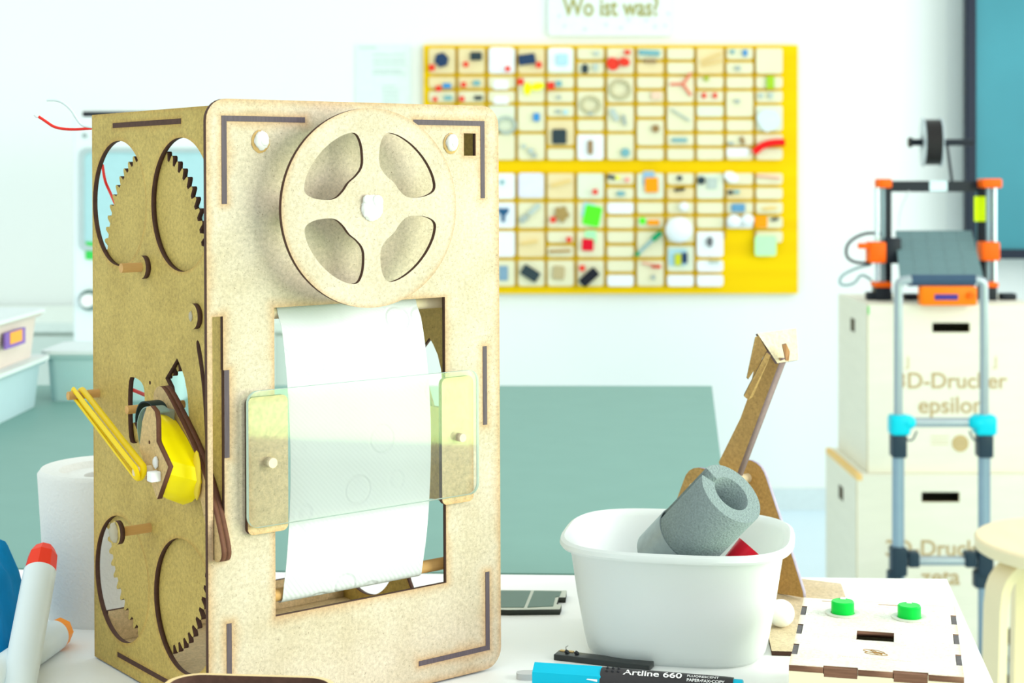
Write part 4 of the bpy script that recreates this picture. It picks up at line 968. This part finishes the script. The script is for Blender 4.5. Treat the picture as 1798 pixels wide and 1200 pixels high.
MB().cyl((0, 0, 0), g1, .005, .006, 12).done('shaft', mat('item_shaft', (.32, .50, .50), .4), gb, 40); MB().cyl(g1, g2, .009, .008, 12).done('handle', mat('item_darkgreen', CM['darkgreen'], .4), gb, 40); MB().cyl((-.006, 0, -.006), (.004, 0, .004), .007, .006, 12).done('tip', MATS['item_darkgreen'], gb, 40)
gb.name = 'paint_brush'
I('sticky_note', 'sticky note', 'orange sticky note', 'orange', 1336, 390, 22, 20, 1, tk_=.004); I('sample_part', 'part', 'dark blue bit', 'dark', 1360, 385, 12, 5, 10)
I('sticky_note', 'sticky note', 'large mint green sticky note', 'lightgreen', 1344, 432, 37, 35, 0, tk_=.004, y=YP - .006).data.materials[0] = mat('item_mint', (.50, .95, .50), .6)
I('sample_part', 'part', 'grey knotted piece', 'grey', 1246, 425, 15, 19, shape='blob').data.materials[0] = mat('item_knot', (.14, .14, .15), .6)
I('card', 'card', 'blue-white card', 'paleblue', 1190, 452, 32, 30, tk_=.003); I('sample_part', 'part', 'yellow-green bar', 'olive', 1190, 456, 11, 20, y=YP - .004).data.materials[0] = mat('item_yg', (.60, .62, .02), .5)
I('sample_part', 'part', 'dark blue bar', 'navy', 1202, 453, 9, 18, y=YP - .004)
I('sample_part', 'part', 'pale red strip', 'salmon', 1140, 464, 26, 3, -10); I('sample_part', 'part', 'red strip', 'red', 1152, 468, 16, 5, -3)
I('sample_part', 'part', 'small grey ring', 'grey', 1147, 487, 7, 9, shape='oval'); I('sample_part', 'part', 'orange-brown rod', 'salmon', 1348, 311, 42, 3, -6); I('sample_part', 'part', 'grey tube', 'steel', 1254, 460, 16, 5)
I('sample_part', 'part', 'thin cream chain', 'gold', 1351, 366, 28, 6, 5, 'oval')

# monitor at the right edge
mo = thing('wall_monitor', 'large dark teal screen with black frame at the right edge of the wall', 'monitor', wl(1900, 200))
d = 5.0
a = at(1699, 455, d); c = at(2200, -140, d)
q = plate('frame', rrect(a.x, a.z, c.x, c.z, .01), [rect(a.x + .027, a.z + .030, c.x - .027, c.z - .027)], d, .05, [mat('monitor_black', (.008, .016, .035), .3), MATS['monitor_black']], None, 'xz'); sub(q, mo)
q = MB().box(a.x + .02, d + .012, a.z + .02, c.x - .02, d + .045, c.z - .02).done('screen', mat('screen_teal', (.050, .27, .33), .25, scale=1.5, var=.35)); sub(q, mo)
q = MB().box(a.x + .3, d + .045, a.z + .2, c.x - .3, WD, c.z - .3).done('bracket', BLACK); sub(q, mo)

# ================================================================== CRATES AND PRINTER
CP = mat('crate_ply', (.78, .75, .62), .55, scale=8, var=.06, stretch=(1, 1, 5)); CPS = mat('crate_ply_edge', (.66, .50, .22), .6, scale=20, var=.12)
ENG = mat('crate_engraving', (.50, .36, .18), .7)
def crate(label, px0, px1, y0, y1, d, depth, word, hole, ang=-4, marks=True, toplip=False):
    a = at(px0, y1, d); c = at(px1, y0, d); w_ = c.x - a.x; h_ = c.z - a.z
    o = thing('wooden_crate', label, 'crate', (a.x, d, a.z), 0)
    hx0 = at(hole[0], 0, d).x - a.x; hx1 = at(hole[1], 0, d).x - a.x; hz0 = at(0, hole[3], d).z - a.z; hz1 = at(0, hole[2], d).z - a.z
    plate('front', rect(0, 0, w_, h_), [rrect(hx0, hz0, hx1, hz1, .003, 3)], 0, .008, [CP, CPS], o, 'xz')
    b = MB().box(0, .0085, 0, .008, depth, h_).box(w_ - .008, .0085, 0, w_, depth, h_).box(.0085, depth - .008, 0, w_ - .0085, depth, h_).box(.0085, .0085, 0, w_ - .0085, depth - .0085, .008).box(.0085, .0085, h_ - .008, w_ - .0085, depth - .0085, h_)
    b.done('body', CP, o)
    MB().box(-.0012, depth * .42, h_ * .80, .0002, depth * .55, h_ * .88, .0004).done('side_grip', mat('grip_shadow', (.10, .08, .05), .8), o)
    cxp = (hx0 + hx1) / 2
    text('lettering', '3D-Drucker', .0505, (cxp, -.0006, h_ - (135 if word == 'epsilon' else 120) * d / F), (PI / 2, 0, 0), ENG, o, .0004, bold=.0006)
    text('lettering', word, .053, (cxp, -.0006, h_ - (178 if word == 'epsilon' else 170) * d / F), (PI / 2, 0, 0), ENG, o, .0004, bold=.0006)
    for sx in (-1, 1):
        b = MB(); xx = cxp + sx * 77 * d / F; z0 = h_ - (113 if word == 'epsilon' else 88) * d / F
        b.box(xx, -.0008, z0, xx + .004, 0, z0 + .028); b.box(xx - .006, -.0008, z0, xx, 0, z0 + .003); b.done('corner_mark', mat('faint_brown', (.62, .50, .30), .7), o)
    return o, w_, h_
DC = 3.62
o1, w1, h1 = crate('upper plywood crate lettered epsilon, standing under the 3D printer', 1524, 1826, 538, 834, DC, .33, 'epsilon', (1637, 1703, 570, 587))
o2, w2, h2 = crate('lower plywood crate lettered zeta, at the bottom of the stack', 1505, 1835, 838, 1140, DC - .02, .36, 'zeta', (1618, 1685, 858, 876))
dz = -o2.location.z
o2.location.z = 0.0005
o1.location.z = h2 + .014
v = at(1686, 779, DC); q = MB().lathe([(0, -.0002), (.019, -.0002), (.019, .0006), (0, .0006)], 32, Matrix.Rotation(PI / 2, 4, 'X')).done('round_seal', mat('seal_brown', (.55, .40, .18), .6), o1, None, (v.x - o1.location.x, -.0005, v.z - o1.location.z))
for r_ in (.013, .008, .004):
    MB().tube([(r_ * math.cos(2 * PI * j / 24), 0, r_ * math.sin(2 * PI * j / 24)) for j in range(24)], .0008, 5, True).done('seal_ring', MATS['faint_brown'], o1, None, (v.x - o1.location.x, -.0012, v.z - o1.location.z))
for py in (768, 775, 781):
    v = at(1650, py, DC); MB().box(v.x - .020 - o1.location.x, -.0008, v.z - o1.location.z, v.x + .020 - o1.location.x, 0, v.z + .002 - o1.location.z).done('print_line', MATS['faint_brown'], o1)
MB().box(0.012, .0, h2, w2, .36, h2 + .0125).done('lid', CP, o2); MB().box(0, .0, h2, .0118, .36, h2 + .0127).done('lid_edge', mat('lip_orange', (.85, .55, .20), .6), o2)
v = at(1519, 548, DC); MB().box(-.0005, .0, h1 - .022, .003, -.001, h1 - .004).done('sticker', MATS['green_sticker'], o1)

ctop = o1.location.z + h1
PD = 3.78
pr = thing('printer', 'black and orange 3D printer with a grey bed on top of the crates', '3D printer', (at(1643, 0, PD).x, PD, ctop + .0005))
pr.name = 'desktop_printer'
def pl_(px, py, d=PD): v = at(px, py, d); return v - pr.location
OR = mat('printer_orange', (1.0, .13, .0), .45); PB = mat('printer_black', (.015, .02, .028), .4); AL = mat('smooth_rod', (.62, .72, .78), .2, .7)
a = pl_(1552, 534); c = pl_(1748, 318)
a.z = 0.0
ia = pl_(1562, 0); ic = pl_(1700, 0); it = pl_(0, 337).z
plate('frame', [(a.x, 0), (a.x + .018, 0), (a.x + .018, it), (c.x - .042, it), (c.x - .042, 0), (c.x, 0), (c.x, c.z), (a.x, c.z)], [], 0, .008, [PB, PB], pr, 'xz')
MB().box(pl_(1632, 0).x, -.002, pl_(0, 336).z, pl_(1663, 0).x, 0, pl_(0, 318).z, .0005).done('logo_plate', mat('logo_pale', (.70, .90, .92), .5), pr)
for x0, x1 in ((1536, 1559), (1716, 1750)):
    q = pl_(x0, 330); r = pl_(x1, 314); MB().box(q.x, -.045, q.z, r.x, .006, r.z, .004).done('top_bracket', OR, pr, 30)
for px, m_ in ((1540, AL), (1550, mat('lead_screw', (.20, .28, .30), .4, .5)), (1735, mat('lead_screw2', (.25, .34, .38), .4, .5)), (1746, AL)):
    q = pl_(px, 330, PD - .03); MB().cyl((q.x, -.03, .03), (q.x, -.03, q.z), .0055, seg=14).done('rod', m_, pr, 40)
for (x0, x1, y0, y1) in ((1525, 1554, 425, 462), (1722, 1753, 425, 458)):
    q = pl_(x0, y1, PD - .04); r = pl_(x1, y0, PD - .04); MB().box(q.x, -.055, q.z, r.x, -.004, r.z, .004).done('carriage_end', OR, pr, 30)
q = pl_(1507, 437, PD - .04); r = pl_(1530, 427, PD - .04); MB().box(q.x, -.050, q.z, r.x, -.03, r.z, .002).done('belt_end', OR, pr, 30)
for x0, x1 in ((1533, 1562), (1728, 1748)):
    q = pl_(x0, 504, PD - .03); r = pl_(x1, 495, PD - .03); MB().box(q.x, -.055, q.z, r.x, -.002, r.z, .002).done('motor_mount', OR, pr, 30)
    MB().box(q.x + .002, -.052, 0, r.x - .002, -.006, q.z, .003).done('motor', PB, pr, 30)
q = pl_(1553, 440, PD - .03); MB().box(q.x, -.05, q.z - .03, q.x + .035, -.008, q.z + .03, .003).done('extruder', PB, pr, 30)
# bed, tilted in view from above
BEDM = mat('bed_grey', (.13, .22, .23), .55, scale=60, var=.06)
zb0 = pl_(0, 405, PD + .03).z; zb1 = pl_(0, 488, PD - .16).z
P = [Vector((pl_(1572, 0, PD + .03).x, .03, zb0)), Vector((pl_(1706, 0, PD + .03).x, .03, zb0)), Vector((pl_(1727, 0, PD - .16).x, -.16, zb1)), Vector((pl_(1580, 0, PD - .16).x, -.16, zb1))]
b = MB(); b.loft([[p for p in P], [p - Vector((0, 0, .006)) for p in P]]); b.done('print_bed', BEDM, pr)
b = MB()
for f in (.2, .4, .6, .8):
    b.cyl(P[0].lerp(P[1], f) + Vector((0, 0, .0005)), P[3].lerp(P[2], f) + Vector((0, 0, .0005)), .0006, seg=6)
    b.cyl(P[0].lerp(P[3], f) + Vector((0, 0, .0005)), P[1].lerp(P[2], f) + Vector((0, 0, .0005)), .0006, seg=6)
b.done('bed_grid', mat('grid_line', (.20, .30, .31), .5), pr)
q0 = pl_(1596, 503, PD - .17); q1 = pl_(1712, 490, PD - .17); MB().box(q0.x, -.17, q0.z, q1.x, -.155, q1.z).done('bed_carrier', mat('carrier_navy', (.02, .035, .09), .4), pr)
# controller
lc = PD - .20; q0 = pl_(1618, 538, lc); q1 = pl_(1716, 504, lc)
MB().box(q0.x, -.20, .0, q1.x, -.165, q1.z, .004).done('display_housing', mat('bright_orange', (1.0, .20, .0), .4), pr, 30)
q0 = pl_(1641, 527, lc); q1 = pl_(1682, 517, lc); MB().box(q0.x, -.2015, q0.z, q1.x, -.1995, q1.z).done('display', mat('lcd_purple', (.05, .03, .25), .3), pr)
q0 = pl_(1704, 519, lc); MB().cyl((q0.x, -.21, q0.z), (q0.x, -.199, q0.z), .007).done('dial', OR, pr, 40)
for px, py, r_ in ((1600, 522, .016), (1770, 522, .018), (1535, 520, .018), (1555, 516, .014)):
    q = pl_(px, py, PD - .03); MB().box(q.x - r_, -.04, 0, q.x + r_, -.01, max(.01, q.z + r_ * .5), .003).done('foot_block', PB, pr, 30)
# spool above
q = pl_(1636, 250, PD - .01); rs_ = 43 * PD / F
MBs = MB().lathe([(.02, -.019), (rs_ * .93, -.019), (rs_ * .93, .019), (.02, .019)], 48, Matrix.Rotation(math.radians(90), 4, 'Y') )
fil = MBs.done('filament', mat('black_filament', (.02, .018, .018), .35, scale=200, var=.4, stretch=(8, 1, 1)), pr, 40, q, (0, 0, math.radians(-7)))
for sx in (-.021, .021):
    MB().lathe([(.02, -.0015), (rs_, -.0015), (rs_, .0015), (.02, .0015)], 48, Matrix.Rotation(math.radians(90), 4, 'Y')).done('spool_flange', mat('clear_flange', (.75, .85, .90), .2, clear=.45), pr, 40, q + Vector((sx, 0, 0)), (0, 0, math.radians(-7)))
MB().cyl((q.x - .045, 0, q.z), (q.x + .10, 0, q.z + .0), .008, seg=16).done('spool_holder', PB, pr, 40)
q2 = pl_(1670, 318)
MB().cyl((q.x + .038, 0, q.z), (q2.x + .002, 0, q2.z), .0035, seg=12).done('spool_arm', PB, pr, 40)
MB().cyl((q.x - .045, 0, q.z), (q.x - .052, 0, q.z), .012, seg=16).done('holder_cap', PB, pr, 40)
# cables
MB().tube(open_smooth([pl_(1552, 412), pl_(1520, 408), pl_(1488, 425), pl_(1484, 450), pl_(1500, 462), pl_(1530, 462)], 3), .0035, 8).done('cable', PB, pr, 60)
MB().tube(open_smooth([pl_(1530, 465), pl_(1505, 470), pl_(1475, 485), pl_(1474, 502), pl_(1500, 500), pl_(1512, 480), pl_(1530, 492)], 3), .0032, 8).done('cable', mat('grey_cable', (.25, .40, .42), .5), pr, 60)
MB().tube(open_smooth([pl_(1596, 335), pl_(1580, 370), pl_(1578, 400)], 2), .0015, 6).done('filament_line', mat('grey_line', (.6, .66, .66), .5), pr, 60)
v = at(1724, 365, PD - .045); a_ = MB().box(-14 * PD / F, -.001, -22 * PD / F, 13 * PD / F, .001, 22 * PD / F).done('sticky_note', mat('neon_note', (.72, .95, .0), .6), None, None, (at(1724, 0, PD).x, PD - .003, at(0, 367, PD).z)); tag(a_, 'neon yellow sticky note on the right post of the 3D printer', 'sticky note')

# hand truck
HD = 3.30
ht = thing('hand_truck', 'folding aluminium hand truck with turquoise clamps standing before the crates', 'hand truck', (at(1652, 0, HD).x, HD, 0))
def hl(px, py, y=0): v = at(px, py, HD + y); return v - ht.location
ALU = mat('aluminium', (.36, .42, .45), .3, .5)
for s_, x_, xi in ((-1, 1577, 1600), (1, 1728, 1712)):
    x = hl(x_, 0).x; xt = hl(xi, 0).x
    MB().tube(open_smooth([Vector((x, 0, .06)), Vector((x, 0, hl(0, 700).z)), Vector((x, 0, hl(0, 510).z)), Vector((x * .98, .0, hl(0, 494).z)), Vector((xt, 0, hl(0, 491).z))], 3), .0090, 12).done('upright', ALU, ht, 60)
    MB().cyl((x, 0, .06), (x, 0, hl(0, 800).z), .0125, seg=16).done('sleeve', mat('aluminium_dark', (.28, .38, .46), .3, .5), ht, 50)
    z = hl(0, 745).z
    MB().box(x - .019 + (-.003 if s_ > 0 else 0), -.022, z - .022, x + .022, .02, z + .020, .008).ball((x - s_ * .016, -.004, z + .004), .020, 3, (1, 1, .8)).done('clamp', mat('turquoise', (.0, .55, .68), .35), ht, 50)
    MB().box(x - .015, -.018, z - .068, x + .015, .018, z - .02, .004).done('clamp_block', mat('clamp_black', (.02, .04, .06), .4), ht, 30)
    z2 = hl(0, 985).z
    MB().box(x - .016, -.018, z2 - .03, x + .016, .018, z2 + .03, .005).box(x - s_ * .03 - .012, -.015, z2 - .012, x - s_ * .03 + .012, .015, z2 + .02, .004).box(x - .022, -.014, z2 - .055, x + .006, .014, z2 - .02, .004).done('lower_bracket', MATS['clamp_black'], ht, 30)
    MB().tube(open_smooth([Vector((x - s_ * .006, -.015, z - .025)), Vector((x - s_ * .025, -.015, z - .035)), Vector((x - s_ * .035, -.015, z - .012))], 2), .002, 6).done('trigger', MATS['clamp_black'], ht, 60)
    xw = x + s_ * .075
    MB().lathe([(.012, -.016), (.05, -.016), (.062, -.012), (.066, 0), (.062, .012), (.05, .016), (.012, .016)], 40, Matrix.Rotation(PI / 2, 4, 'Y')).done('wheel', mat('tyre', (.03, .035, .04), .6), ht, 40, (xw, .03, .067))
    MB().lathe([(.0, -.017), (.03, -.018), (.034, -.014), (.034, .014), (.03, .018), (0, .017)], 30, Matrix.Rotation(PI / 2, 4, 'Y')).done('hub', mat('hub_grey', (.40, .50, .55), .4), ht, 40, (xw, .03, .067))
xl, xr = hl(1577, 0).x, hl(1728, 0).x
MB().cyl((hl(1600, 0).x, 0, hl(0, 491).z), (hl(1712, 0).x, 0, hl(0, 491).z), .0100, seg=16).done('grip', mat('grip_navy', (.04, .08, .14), .5), ht, 50)
for py in (742, 985):
    z = hl(0, py).z; MB().cyl((xl, 0, z), (xr, 0, z), .010, seg=16).done('crossbar', ALU, ht, 50)
MB().cyl((xl - .08, .03, .067), (xr + .08, .03, .067), .006, seg=14).done('wheel_axle', ALU, ht, 50)
MB().box(xl - .01, -.02, .045, xr + .01, .04, .075, .004).done('base_bracket', MATS['clamp_black'], ht, 30)
MB().box(xl, -.14, .002, xr, .0, .006).done('toe_plate', ALU, ht)

# stool
st = thing('stool', 'round birch stool with bent wood legs at the lower right', 'stool', (at(1905, 0, 2.62).x, 2.62, 0))
BI = mat('birch', (.85, .70, .45), .5, scale=8, var=.07, stretch=(4, 1, 1)); BE = mat('birch_edge', (.70, .60, .42), .6, scale=60, var=.12, stretch=(1, 1, 8))
zs = .48
MB().lathe([(0, zs - .024), (.168, zs - .024), (.174, zs - .020), (.175, zs - .004), (.171, zs), (0, zs)], 72).done('seat', BI, st, 40)
for a in (196, 286, 16, 106):
    r_ = math.radians(a); ca_, sa_ = math.cos(r_), math.sin(r_); path = [(0.05, zs - .030), (.11, zs - .030)] + [(.11 + .055 * math.sin(t_ * PI / 12), zs - .085 + .055 * math.cos(t_ * PI / 12)) for t_ in range(1, 6)] + [(.167, zs - .10), (.178, .0)]
    b = MB(); L0 = []
    for i, (rr_, z_) in enumerate(path):
        p_ = path[max(0, i - 1)]; n__ = path[min(len(path) - 1, i + 1)]; tx_, tz_ = n__[0] - p_[0], n__[1] - p_[1]; l_ = math.hypot(tx_, tz_); nx_, nz_ = -tz_ / l_ * .0075, tx_ / l_ * .0075
        L0.append([Vector((ca_ * (rr_ + sx * nx_) - sa_ * wy, sa_ * (rr_ + sx * nx_) + ca_ * wy, max(0, z_ + sx * nz_))) for sx, wy in ((1, -.024), (1, .024), (-1, .024), (-1, -.024))])
    b.loft(L0).done('leg', BI, st, 30)
bpy.context.view_layer.update()
